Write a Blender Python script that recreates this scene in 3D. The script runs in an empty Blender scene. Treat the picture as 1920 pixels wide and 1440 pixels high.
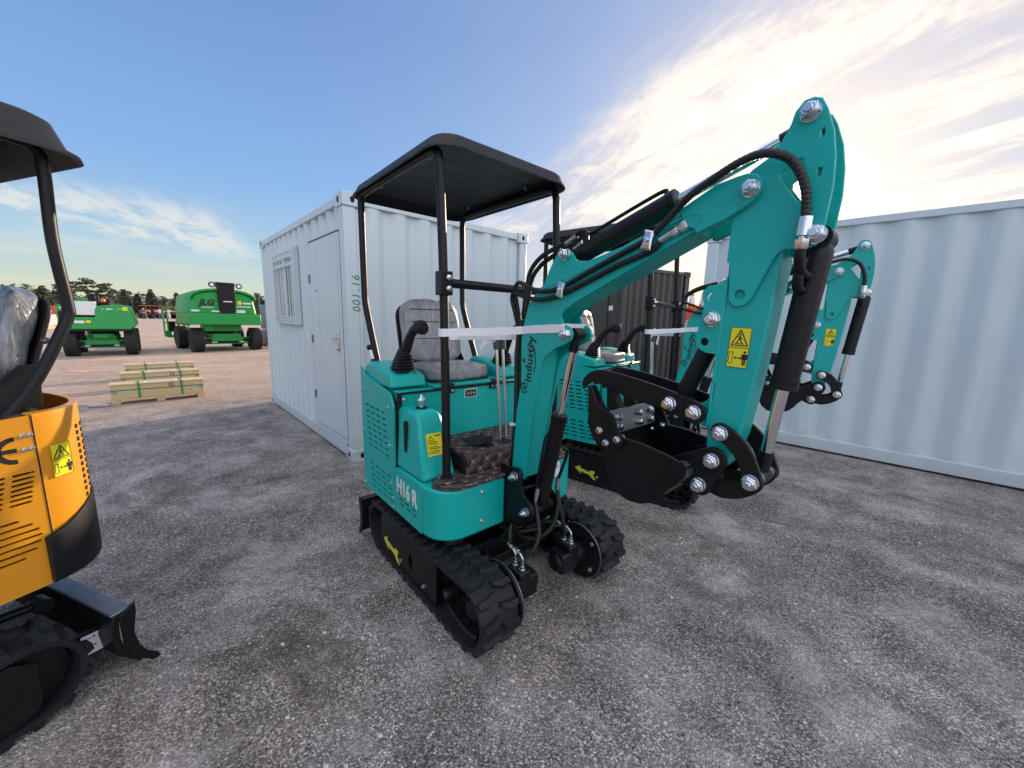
import bpy, bmesh, math, random
from mathutils import Vector, Matrix, noise as mnoise
R = math.radians
random.seed(7)
S = bpy.context.scene
COL = S.collection

# ------------------------------------------------------------------ camera
F_PX, PITCH, ROLL, CAM_H = 720.0, R(9.55), R(1.5), 1.42
fw = Vector((0, math.cos(PITCH), -math.sin(PITCH)))
up0 = Vector((0, math.sin(PITCH), math.cos(PITCH)))
rt0 = Vector((1, 0, 0))
rt = rt0*math.cos(ROLL) + up0*math.sin(ROLL)
up = up0*math.cos(ROLL) - rt0*math.sin(ROLL)
cam = bpy.data.cameras.new('camera')
cam.sensor_width = 36; cam.lens = 36*F_PX/1920
cam.clip_start = 0.02; cam.clip_end = 4000
camo = bpy.data.objects.new('camera', cam); COL.objects.link(camo)
mw = Matrix((rt, up, -fw)).transposed().to_4x4(); mw.translation = (0, 0, CAM_H)
camo.matrix_world = mw
S.camera = camo

# ------------------------------------------------------------------ sun and sky
SUN_AZ, SUN_EL = R(57.0), R(12.5)          # azimuth from +X, counter-clockwise
sdir = Vector((math.cos(SUN_AZ)*math.cos(SUN_EL), math.sin(SUN_AZ)*math.cos(SUN_EL), math.sin(SUN_EL)))
sun = bpy.data.lights.new('sun', 'SUN'); sun.energy = 5.0; sun.angle = R(0.5); sun.color = (1.0, 0.80, 0.58)
suno = bpy.data.objects.new('sun', sun); COL.objects.link(suno)
suno.rotation_euler = sdir.to_track_quat('Z', 'Y').to_euler()
S.view_settings.view_transform = 'Standard'; S.view_settings.look = 'None'
S.view_settings.exposure = 0.36; S.view_settings.gamma = 1.0


class NT:
    """tiny node-tree helper"""
    def __init__(s, nt): s.nt = nt; s.n = nt.nodes; s.l = nt.links
    def set(s, sock, v):
        if hasattr(v, 'is_linked') or isinstance(v, bpy.types.NodeSocket): s.l.new(v, sock)
        elif v is not None:
            if sock.type == 'RGBA' and len(v) == 3: v = (*v, 1)
            sock.default_value = v
    def math(s, op, a, b=None, c=None, clamp=False):
        n = s.n.new('ShaderNodeMath'); n.operation = op; n.use_clamp = clamp
        s.set(n.inputs[0], a)
        if b is not None: s.set(n.inputs[1], b)
        if c is not None: s.set(n.inputs[2], c)
        return n.outputs[0]
    def vmath(s, op, a, b=None, scale=None):
        n = s.n.new('ShaderNodeVectorMath'); n.operation = op
        s.set(n.inputs[0], a)
        if b is not None: s.set(n.inputs[1], b)
        if scale is not None: s.set(n.inputs[3], scale)
        return n.outputs['Value'] if op in ('DOT_PRODUCT', 'LENGTH', 'DISTANCE') else n.outputs[0]
    def smooth(s, x, a, b, lo=0.0, hi=1.0):
        n = s.n.new('ShaderNodeMapRange'); n.interpolation_type = 'SMOOTHSTEP'
        s.set(n.inputs[0], x); n.inputs[1].default_value = a; n.inputs[2].default_value = b
        n.inputs[3].default_value = lo; n.inputs[4].default_value = hi
        return n.outputs[0]
    def noise(s, vec, scale, detail=4, rough=.5, dist=0.0, color=False):
        n = s.n.new('ShaderNodeTexNoise'); s.set(n.inputs['Vector'], vec)
        n.inputs['Scale'].default_value = scale; n.inputs['Detail'].default_value = detail
        n.inputs['Roughness'].default_value = rough; n.inputs['Distortion'].default_value = dist
        return n.outputs['Color' if color else 'Fac']
    def voro(s, vec, scale, out='Distance', feature='F1', rnd=1.0):
        n = s.n.new('ShaderNodeTexVoronoi'); s.set(n.inputs['Vector'], vec); n.feature = feature
        n.inputs['Scale'].default_value = scale; n.inputs['Randomness'].default_value = rnd
        return n.outputs[out]
    def mix(s, f, a, b, mode='MIX'):
        n = s.n.new('ShaderNodeMix'); n.data_type = 'RGBA'; n.blend_type = mode
        s.set(n.inputs[0], f); s.set(n.inputs[6], a); s.set(n.inputs[7], b)
        return n.outputs[2]
    def ramp(s, f, stops):
        n = s.n.new('ShaderNodeValToRGB'); s.set(n.inputs[0], f)
        e = n.color_ramp.elements
        while len(e) > 1: e.remove(e[-1])
        e[0].position = stops[0][0]; e[0].color = (*stops[0][1], 1)
        for p, c in stops[1:]:
            k = e.new(p); k.color = (*c, 1)
        return n.outputs[0]
    def sep(s, v):
        n = s.n.new('ShaderNodeSeparateXYZ'); s.set(n.inputs[0], v); return n.outputs
    def comb(s, x, y, z):
        n = s.n.new('ShaderNodeCombineXYZ')
        for i, v in enumerate((x, y, z)): s.set(n.inputs[i], v)
        return n.outputs[0]


FILLSKY = (1.50, 1.48, 1.56)             # added bright sky overhead and behind the camera, fills the shade
def build_world():
    w = bpy.data.worlds.new('World'); S.world = w; w.use_nodes = True
    t = NT(w.node_tree); t.n.clear()
    out = t.n.new('ShaderNodeOutputWorld'); bg = t.n.new('ShaderNodeBackground')
    t.l.new(bg.outputs[0], out.inputs[0])
    sky = t.n.new('ShaderNodeTexSky'); sky.sky_type = 'NISHITA'; sky.sun_disc = False
    sky.sun_elevation = SUN_EL; sky.sun_rotation = math.pi/2 - SUN_AZ
    sky.air_density = 1.0; sky.dust_density = 0.9; sky.ozone_density = 1.6
    tc = t.n.new('ShaderNodeTexCoord'); d = t.vmath('NORMALIZE', tc.outputs['Generated'])
    dx, dy, dz = t.sep(d)
    zc = t.math('MAXIMUM', dz, 0.0)
    den = t.math('ADD', zc, 0.12)
    px = t.math('DIVIDE', dx, den); py = t.math('DIVIDE', dy, den)
    # cloud sheet: p runs along the streaks, q across them
    p = t.math('ADD', t.math('MULTIPLY', px, 0.37), t.math('MULTIPLY', py, -0.93))
    q = t.math('ADD', t.math('MULTIPLY', px, 0.93), t.math('MULTIPLY', py, 0.37))
    pq = t.comb(t.math('MULTIPLY', p, 0.42), t.math('MULTIPLY', q, 1.15), 0.0)
    warp = t.noise(pq, 1.1, 3, .5, 0, True)
    pqw = t.vmath('ADD', pq, t.vmath('SCALE', t.vmath('SUBTRACT', warp, (.5, .5, .5)), scale=.55))
    n1 = t.noise(pqw, 2.0, 7, .58, .3)
    fine = t.comb(t.math('MULTIPLY', p, 1.3), t.math('MULTIPLY', q, 2.3), 3.0)
    n2 = t.noise(fine, 3.2, 8, .66, .5)
    # right-hand cirrus fan
    edge = t.math('ADD', q, t.math('MULTIPLY', t.math('SUBTRACT', t.noise(pq, 1.6, 4), .5), .7))
    mright = t.smooth(edge, .60, 1.15)
    dens = t.math('ADD', t.math('MULTIPLY', n1, .78), t.math('MULTIPLY', n2, .34))
    dens2 = t.math('ADD', t.math('MULTIPLY', n1, .55), t.math('MULTIPLY', n2, .52))
    cr = t.math('MULTIPLY', t.smooth(dens, .45, .66), mright)
    # left-hand wisps, low
    ml = t.math('MULTIPLY', t.smooth(q, -2.3, -1.7), t.smooth(q, -.62, -1.0))
    ml = t.math('MULTIPLY', ml, t.math('MULTIPLY', t.smooth(dz, .085, .14), t.smooth(dz, .225, .165)))
    cl = t.math('MULTIPLY', t.smooth(dens2, .46, .64), ml)
    # low veil near the horizon
    hz = t.comb(t.math('MULTIPLY', dx, 2.2), t.math('MULTIPLY', dy, 2.2), t.math('MULTIPLY', dz, 30.0))
    veil = t.math('MULTIPLY', t.smooth(t.noise(hz, 1.0, 5, .5, .2), .46, .68), t.smooth(dz, .16, .03))
    sd = t.math('MAXIMUM', t.vmath('DOT_PRODUCT', d, tuple(sdir)), 0.0)
    g1 = t.math('POWER', sd, 5.0); g2 = t.math('POWER', sd, 46.0); g3 = t.math('POWER', sd, 420.0)
    base = t.mix(1.0, sky.outputs[0], (.105, .105, .105), 'MULTIPLY')
    # hand-held grading of the clear air: deep blue aloft, pale cream-green low down
    air = t.ramp(t.math('POWER', zc, .75), [(0.0, (.66, .60, .42)), (.09, (.53, .58, .48)), (.20, (.36, .52, .62)),
                                (.36, (.215, .385, .67)), (.62, (.140, .265, .54)), (1.0, (.11, .21, .46))])
    c = t.mix(.92, base, air)
    c = t.mix(t.math('MULTIPLY', g1, .35), c, (.80, .78, .82))
    cloudc = t.mix(g1, (.64, .63, .63), (1.12, .96, .78))
    cloudc = t.mix(t.math('MULTIPLY', g2, .75), cloudc, (1.7, 1.38, 1.02))
    shade = t.mix(t.smooth(t.math('ADD', t.math('MULTIPLY', n1, .7), t.math('MULTIPLY', n2, .3)), .42, .60), (.50, .48, .56), cloudc)
    c = t.mix(t.math('MULTIPLY', mright, .60), c, t.mix(g1, (.42, .44, .57), (.70, .64, .62)))
    c = t.mix(t.math('MULTIPLY', cr, .84), c, shade)
    c = t.mix(t.math('MULTIPLY', cl, .72), c, (.70, .68, .62))
    c = t.mix(t.math('MULTIPLY', veil, .45), c, (.78, .67, .47))
    c = t.mix(t.math('MULTIPLY', g2, .66), c, (1.30, 1.10, .82))
    back = t.math('MAXIMUM', t.smooth(dz, .70, .95), t.smooth(t.vmath('DOT_PRODUCT', d, (.55, -.80, .24)), .15, .70))  # mask of the added fill sky: zenith and right rear, out of view
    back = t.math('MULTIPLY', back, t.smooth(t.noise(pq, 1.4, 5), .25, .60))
    c = t.mix(t.math('MULTIPLY', back, .85), c, FILLSKY)
    glow = t.vmath('SCALE', (1.0, .84, .6), scale=t.math('MULTIPLY', g3, 3.0))
    c = t.mix(1.0, c, glow, 'ADD')
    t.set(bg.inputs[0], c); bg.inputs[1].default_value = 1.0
build_world()

# ------------------------------------------------------------------ materials
def mat(name, col, rough=.5, metal=0.0, var=.10, vscale=6.0, bump=0.0, bscale=200.0, coat=0.0, dirt=0.0, dirtcol=(.25, .22, .18), spec=.5):
    m = bpy.data.materials.new(name); m.use_nodes = True
    t = NT(m.node_tree); b = t.n['Principled BSDF']
    tc = t.n.new('ShaderNodeTexCoord').outputs['Object']
    n = t.noise(tc, vscale, 5, .6)
    f = t.math('MULTIPLY_ADD', n, 2*var, 1-var)
    c = t.vmath('SCALE', tuple(col), scale=f)
    rgh = t.math('MULTIPLY_ADD', t.noise(tc, vscale*2.3, 4), .24, rough-.12)
    if dirt:
        dn = t.smooth(t.noise(tc, vscale*1.3, 7, .7), .50, .74)
        fd = t.math('MULTIPLY', dn, dirt)
        c = t.mix(fd, c, dirtcol); rgh = t.math('ADD', rgh, t.math('MULTIPLY', fd, .25))
    t.set(b.inputs['Base Color'], c); t.set(b.inputs['Roughness'], rgh)
    b.inputs['Metallic'].default_value = metal; b.inputs['Coat Weight'].default_value = coat
    b.inputs['Specular IOR Level'].default_value = spec
    b.inputs['Coat Roughness'].default_value = .12
    if bump:
        bp = t.n.new('ShaderNodeBump'); bp.inputs['Strength'].default_value = bump; bp.inputs['Distance'].default_value = .002
        t.set(bp.inputs['Height'], t.noise(tc, bscale, 3)); t.l.new(bp.outputs[0], b.inputs['Normal'])
    return m

M = {}
M['teal'] = mat('teal_paint', (.002, .395, .362), .38, var=.07, bump=.22, bscale=70, coat=.06, spec=.40, dirt=.16, dirtcol=(.09, .27, .24))
M['black'] = mat('black_paint', (.0055, .006, .0075), .42, var=.35, bump=.15, bscale=150, dirt=.25, dirtcol=(.022, .022, .024), spec=.30)
M['blackmatte'] = mat('black_plastic', (.0095, .0095, .0115), .52, var=.25, bump=.25, bscale=260, spec=.28)
M['bucket'] = mat('bucket_black', (.0045, .005, .007), .46, var=.35, bump=.15, bscale=60, dirt=.2, dirtcol=(.020, .020, .024), spec=.28)
M['rubber'] = mat('track_rubber', (.010, .0115, .015), .55, var=.4, vscale=14, bump=.35, bscale=120, dirt=.40, dirtcol=(.034, .033, .033), spec=.32)
M['hose'] = mat('hose_rubber', (.008, .008, .009), .50, var=.2, bump=.2, bscale=300)
M['zinc'] = mat('zinc_plating', (.62, .66, .70), .26, metal=1.0, var=.12, vscale=40)
M['chrome'] = mat('chrome_rod', (.74, .75, .77), .13, metal=1.0, var=.05, vscale=30)
M['steel'] = mat('raw_steel', (.22, .22, .23), .38, metal=.8, var=.25, vscale=18, dirt=.3, dirtcol=(.06, .06, .07))
M['dark'] = mat('slot_dark', (.004, .004, .005), .9, var=.1)
M['yellow'] = mat('machine_yellow', (.70, .285, .010), .36, var=.06, bump=.15, bscale=90, coat=.15, dirt=.08, dirtcol=(.4, .22, .08))
M['sticker'] = mat('sticker_yellow', (.80, .70, .02), .35, var=.03)
M['arrow'] = mat('arrow_yellow', (.62, .60, .05), .45, var=.06)
M['ink'] = mat('ink_black', (.012, .012, .012), .5, var=.05)
M['decal'] = mat('decal_white', (.74, .75, .76), .4, var=.04)
M['paper'] = mat('paper_white', (.72, .74, .78), .55, var=.04)
M['greenpen'] = mat('green_marker', (.02, .22, .13), .6, var=.2)
M['bluepen'] = mat('print_blue', (.08, .10, .26), .6, var=.1)
def mat_container(name, col):
    m = bpy.data.materials.new(name); m.use_nodes = True
    t = NT(m.node_tree); b = t.n['Principled BSDF']
    tc = t.n.new('ShaderNodeTexCoord').outputs['Object']; x, y, z = t.sep(tc)
    c = t.vmath('SCALE', tuple(col), scale=t.math('MULTIPLY_ADD', t.noise(tc, 1.1, 5, .6), .12, .94))
    run = t.noise(t.vmath('MULTIPLY', tc, (9, 9, .45)), 1.6, 6, .65, .3)
    run = t.math('MULTIPLY', t.smooth(run, .54, .74), .16)
    low = t.math('MULTIPLY', t.smooth(t.math('ADD', z, t.math('MULTIPLY', t.noise(tc, 6, 5), .30)), .42, .16), .30)
    spot = t.math('MULTIPLY', t.smooth(t.noise(tc, 23, 4, .7), .70, .76), .45)
    c = t.mix(run, c, (.33, .33, .30)); c = t.mix(low, c, (.30, .27, .24)); c = t.mix(spot, c, (.30, .20, .13))
    t.set(b.inputs['Base Color'], c)
    t.set(b.inputs['Roughness'], t.math('MULTIPLY_ADD', t.noise(tc, 3, 4), .22, .26))
    bp = t.n.new('ShaderNodeBump'); bp.inputs['Strength'].default_value = .35; bp.inputs['Distance'].default_value = .012
    t.set(bp.inputs['Height'], t.noise(tc, 2.6, 3, .5)); t.l.new(bp.outputs[0], b.inputs['Normal'])
    return m
M['contwhite'] = mat_container('container_white', (.570, .650, .690))
M['contdark'] = mat('container_charcoal', (.034, .032, .031), .40, var=.15, vscale=2, dirt=.25, dirtcol=(.09, .085, .075))
M['pvc'] = mat('pvc_white', (.78, .79, .82), .3, var=.02)
M['jgreen'] = mat('lift_green', (.005, .285, .050), .42, var=.14, vscale=3, coat=.05, dirt=.30, dirtcol=(.02, .18, .05))
M['jgreen2'] = mat('lift_green_dark', (.004, .20, .035), .45, var=.12, vscale=3, dirt=.2, dirtcol=(.03, .12, .05))
M['tyre'] = mat('tyre_rubber', (.016, .016, .018), .8, var=.3, dirt=.35, dirtcol=(.06, .055, .05))
M['orange'] = mat('tractor_orange', (.50, .085, .030), .42, var=.08)
M['red'] = mat('barrier_red', (.62, .035, .025), .45, var=.1)
M['coneorange'] = mat('cone_orange', (.70, .10, .02), .5, var=.05)
M['conewhite'] = mat('cone_white', (.74, .72, .72), .5, var=.05)
M['slate'] = mat('lift_grey', (.20, .25, .31), .5, var=.12, dirt=.2)
M['liftblue'] = mat('lift_blue', (.05, .14, .34), .5, var=.12)
M['wheelgrey'] = mat('solid_tyre_grey', (.30, .28, .26), .8, var=.1)
M['skin'] = mat('skin', (.45, .27, .19), .6, var=.05)
M['denim'] = mat('denim', (.05, .10, .22), .8, var=.15)
M['shirt'] = mat('shirt_pale', (.62, .72, .78), .8, var=.05)
M['whitecloth'] = mat('white_cloth', (.74, .74, .72), .8, var=.05)
M['darkcloth'] = mat('dark_cloth', (.03, .04, .08), .8, var=.1)
M['hair'] = mat('hair', (.02, .015, .01), .7, var=.1)
M['strap'] = mat('green_strap', (.03, .22, .09), .4, var=.08)
M['grey'] = mat('grey_handle', (.075, .075, .078), .55, var=.1)
M['lens'] = mat('lamp_lens', (.7, .72, .72), .15, var=.05)
M['beacon'] = mat('beacon_orange', (.80, .10, .02), .3, var=.05)
M['bark'] = mat('bark', (.085, .06, .045), .9, var=.3, vscale=3)
M['pvcbag'] = mat('bag_white', (.42, .38, .38), .6, var=.15, vscale=4)
M['pebble'] = mat('pebble', (.52, .50, .47), .7, var=.3, vscale=40)
M['stone_dark'] = mat('pebble_dark', (.05, .048, .05), .8, var=.3, vscale=40)
M['pinkpaint'] = mat('pink_marking', (.75, .25, .24), .8, var=.2, vscale=8)
M['whitemark'] = mat('pale_marking', (.58, .55, .52), .85, var=.2, vscale=5)
M['glass'] = mat('window_glass', (.10, .135, .15), .06, var=.1, vscale=3, spec=.8)
M['curtain'] = mat('window_inner', (.30, .36, .37), .12, var=.06, vscale=3, spec=.8)


def mat_quilt():
    m = bpy.data.materials.new('quilted_mat'); m.use_nodes = True
    t = NT(m.node_tree); b = t.n['Principled BSDF']
    x, y, z = t.sep(t.n.new('ShaderNodeTexCoord').outputs['Object'])
    u = t.math('ADD', x, z)                      # the vertical step keeps the lattice running
    s = 1/.062
    a = t.math('MULTIPLY', t.math('ADD', u, y), s*.7071); c = t.math('MULTIPLY', t.math('SUBTRACT', u, y), s*.7071)
    def tri(v): return t.math('ABSOLUTE', t.math('SUBTRACT', t.math('FRACT', v), .5))
    ta, tb = tri(a), tri(c)
    line = t.math('MAXIMUM', t.smooth(ta, .46, .485), t.smooth(tb, .46, .485))
    da = t.math('MINIMUM', t.math('SUBTRACT', .5, ta), 1.0); db = t.math('SUBTRACT', .5, tb)
    near = t.smooth(t.math('MAXIMUM', da, db), .36, .18)
    dash = t.math('MULTIPLY', line, near)
    tc = t.n.new('ShaderNodeTexCoord').outputs['Object']
    base = t.mix(t.noise(tc, 60, 4), (.038, .025, .027), (.076, .053, .055))
    t.set(b.inputs['Base Color'], t.mix(dash, base, (.42, .33, .21)))
    b.inputs['Roughness'].default_value = .62
    h = t.math('MULTIPLY', t.math('MULTIPLY', t.smooth(da, 0, .5), t.smooth(db, 0, .5)), 1.0)
    bp = t.n.new('ShaderNodeBump'); bp.inputs['Strength'].default_value = .9; bp.inputs['Distance'].default_value = .012
    t.set(bp.inputs['Height'], h); t.l.new(bp.outputs[0], b.inputs['Normal'])
    return m
M['quilt'] = mat_quilt()


def mat_wrap(name, base, stretch=(1.0, 1.5, .8)):
    """seat fabric seen through crinkled clear film"""
    m = bpy.data.materials.new(name); m.use_nodes = True
    t = NT(m.node_tree); b = t.n['Principled BSDF']
    tc = t.n.new('ShaderNodeTexCoord').outputs['Object']
    st = t.vmath('MULTIPLY', tc, stretch)
    w = t.noise(st, 6.5, 4, .5, 1.8)
    ridge = t.math('SUBTRACT', 1.0, t.math('MULTIPLY', t.math('ABSOLUTE', t.math('SUBTRACT', w, .5)), 9.0), clamp=True)
    fine = t.noise(st, 40, 4, .6, 1.0)
    f2 = t.math('SUBTRACT', 1.0, t.math('MULTIPLY', t.math('ABSOLUTE', t.math('SUBTRACT', fine, .5)), 12.0), clamp=True)
    blot = t.smooth(t.noise(st, 5.0, 4, .6, 1.2), .38, .66)
    haze = t.math('ADD', t.math('MULTIPLY', t.math('MULTIPLY', ridge, blot), .42), t.math('MULTIPLY_ADD', f2, .07, t.math('MULTIPLY', blot, .12)), clamp=True)
    t.set(b.inputs['Base Color'], t.mix(haze, base, (.46, .48, .52)))
    b.inputs['Roughness'].default_value = .42; b.inputs['Coat Weight'].default_value = .9; b.inputs['Coat Roughness'].default_value = .07
    bp = t.n.new('ShaderNodeBump'); bp.inputs['Strength'].default_value = .75; bp.inputs['Distance'].default_value = .010
    t.set(bp.inputs['Height'], t.math('ADD', t.math('MULTIPLY', w, 1.6), t.math('MULTIPLY', fine, .35)))
    t.l.new(bp.outputs[0], b.inputs['Normal']); t.l.new(bp.outputs[0], b.inputs['Coat Normal'])
    return m
M['wrap'] = mat_wrap('wrapped_seat', (.165, .170, .185))
M['wrap2'] = mat_wrap('wrapped_seat_dark', (.10, .105, .118), (2.2, 2.4, .45))


def mat_wood():
    m = bpy.data.materials.new('plywood'); m.use_nodes = True
    t = NT(m.node_tree); b = t.n['Principled BSDF']
    tc = t.n.new('ShaderNodeTexCoord').outputs['Object']
    g = t.noise(t.vmath('MULTIPLY', tc, (1.2, 14, 14)), 3, 5, .6, .6)
    k = t.smooth(t.noise(t.vmath('MULTIPLY', tc, (3, 6, 6)), 1.6, 3), .62, .72)
    c = t.mix(g, (.50, .37, .19), (.62, .50, .29))
    t.set(b.inputs['Base Color'], t.mix(t.math('MULTIPLY', k, .45), c, (.36, .22, .10)))
    b.inputs['Roughness'].default_value = .75
    return m
M['wood'] = mat_wood()


def mat_leaf(name, a, b_):
    m = bpy.data.materials.new(name); m.use_nodes = True
    t = NT(m.node_tree); b = t.n['Principled BSDF']
    tc = t.n.new('ShaderNodeTexCoord').outputs['Object']
    t.set(b.inputs['Base Color'], t.mix(t.noise(tc, .9, 5, .7), a, b_))
    b.inputs['Roughness'].default_value = .7
    return m
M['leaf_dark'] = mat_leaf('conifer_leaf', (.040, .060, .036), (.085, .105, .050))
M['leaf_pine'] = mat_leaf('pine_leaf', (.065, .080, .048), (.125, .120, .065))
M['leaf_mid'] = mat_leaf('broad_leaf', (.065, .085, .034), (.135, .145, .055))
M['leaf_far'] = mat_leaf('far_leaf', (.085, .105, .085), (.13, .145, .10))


def mat_ground():
    m = bpy.data.materials.new('gravel_asphalt'); m.use_nodes = True
    t = NT(m.node_tree); b = t.n['Principled BSDF']
    geo = t.n.new('ShaderNodeNewGeometry').outputs['Position']
    x, y, z = t.sep(geo); P = t.comb(x, y, 0.0)
    big = t.noise(P, .55, 5, .55, .3); med = t.noise(P, 2.3, 7, .66, .5); sm = t.noise(P, 9.0, 5, .6)
    wear = t.math('ADD', t.math('MULTIPLY', big, .40), t.math('MULTIPLY', med, .60))
    v1 = t.n.new('ShaderNodeTexVoronoi'); t.set(v1.inputs['Vector'], P); v1.inputs['Scale'].default_value = 175
    v2 = t.n.new('ShaderNodeTexVoronoi'); t.set(v2.inputs['Vector'], P); v2.inputs['Scale'].default_value = 95
    r1 = t.sep(v1.outputs['Color'])[0]; r2 = t.sep(v2.outputs['Color'])
    stone = t.ramp(r1, [(0, (.030, .029, .032)), (.30, (.115, .108, .108)), (.60, (.26, .245, .238)), (.84, (.47, .45, .44)), (1, (.85, .83, .81))])
    c = t.mix(t.smooth(wear, .40, .60), t.mix(.40, stone, (.084, .070, .061)), t.mix(.44, stone, (.360, .340, .330)))
    # pale dusty patches and browner, oily ones
    dusty = t.smooth(t.noise(t.vmath('ADD', P, (7.3, 2.1, 0)), 1.35, 8, .70, .8), .50, .70)
    c = t.mix(t.math('MULTIPLY', dusty, .62), c, (.47, .455, .445))
    oil = t.smooth(t.noise(t.vmath('ADD', P, (1.7, 9.2, 0)), 1.1, 7, .65, .7), .54, .72)
    c = t.mix(t.math('MULTIPLY', oil, .72), c, (.056, .045, .038))
    grain = t.noise(P, 55.0, 3, .6)
    c = t.vmath('SCALE', c, scale=t.math('MULTIPLY_ADD', grain, 1.2, .42))
    c = t.vmath('MULTIPLY', c, (1.055, .985, .945))
    c = t.vmath('SCALE', c, scale=t.math('MULTIPLY_ADD', t.smooth(t.noise(t.vmath('ADD', P, (3.1, 4.4, 0)), 3.0, 8, .74, .8), .36, .64), .46, .78))
    # larger loose chips
    chip = t.math('MULTIPLY', t.smooth(r2[0], .965, .985), t.smooth(v2.outputs['Distance'], .42, .30))
    c = t.mix(t.math('MULTIPLY', chip, .8), c, (.60, .58, .55))
    chipd = t.math('MULTIPLY', t.smooth(r2[1], .955, .98), t.smooth(v2.outputs['Distance'], .45, .33))
    c = t.mix(t.math('MULTIPLY', chipd, .8), c, (.022, .021, .022))
    # the open yard beyond is bare reddish gravel
    dist = t.math('ADD', t.math('MULTIPLY', x, -.62), t.math('MULTIPLY', y, .78))
    yard = t.smooth(t.math('ADD', dist, t.math('MULTIPLY', t.math('SUBTRACT', t.noise(P, .8, 6, .65), .5), 4.0)), 6.2, 9.2)
    gr = t.mix(med, (.36, .235, .165), (.56, .40, .30))
    gr = t.mix(.25, gr, stone)
    yg = t.noise(P, 7.0, 5, .75); yg2 = t.noise(t.vmath('MULTIPLY', P, (.5, .5, 1)), 1.4, 6, .7)
    gr = t.vmath('SCALE', gr, scale=t.math('MULTIPLY', t.math('MULTIPLY_ADD', yg, 1.3, .40), t.math('MULTIPLY_ADD', yg2, 1.0, .55)))
    bands = t.noise(t.comb(t.math('MULTIPLY', t.math('ADD', x, y), .05), t.math('MULTIPLY', dist, .30), 0), 1.0, 5, .6)
    gr = t.mix(t.math('MULTIPLY', t.smooth(bands, .52, .66), .5), gr, (.68, .54, .44))
    c = t.mix(yard, c, gr)
    t.set(b.inputs['Base Color'], c)
    t.set(b.inputs['Roughness'], t.math('MULTIPLY_ADD', sm, .3, .62))
    b.inputs['Specular IOR Level'].default_value = .35
    bp = t.n.new('ShaderNodeBump'); bp.inputs['Strength'].default_value = 1.0; bp.inputs['Distance'].default_value = .010
    h = t.math('ADD', t.math('MULTIPLY', t.math('SUBTRACT', 1.0, v1.outputs['Distance']), .5), t.math('MULTIPLY', sm, .5))
    h = t.math('ADD', h, t.math('MULTIPLY', r1, .35))
    t.set(bp.inputs['Height'], h); t.l.new(bp.outputs[0], b.inputs['Normal'])
    return m
M['ground'] = mat_ground()

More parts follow.
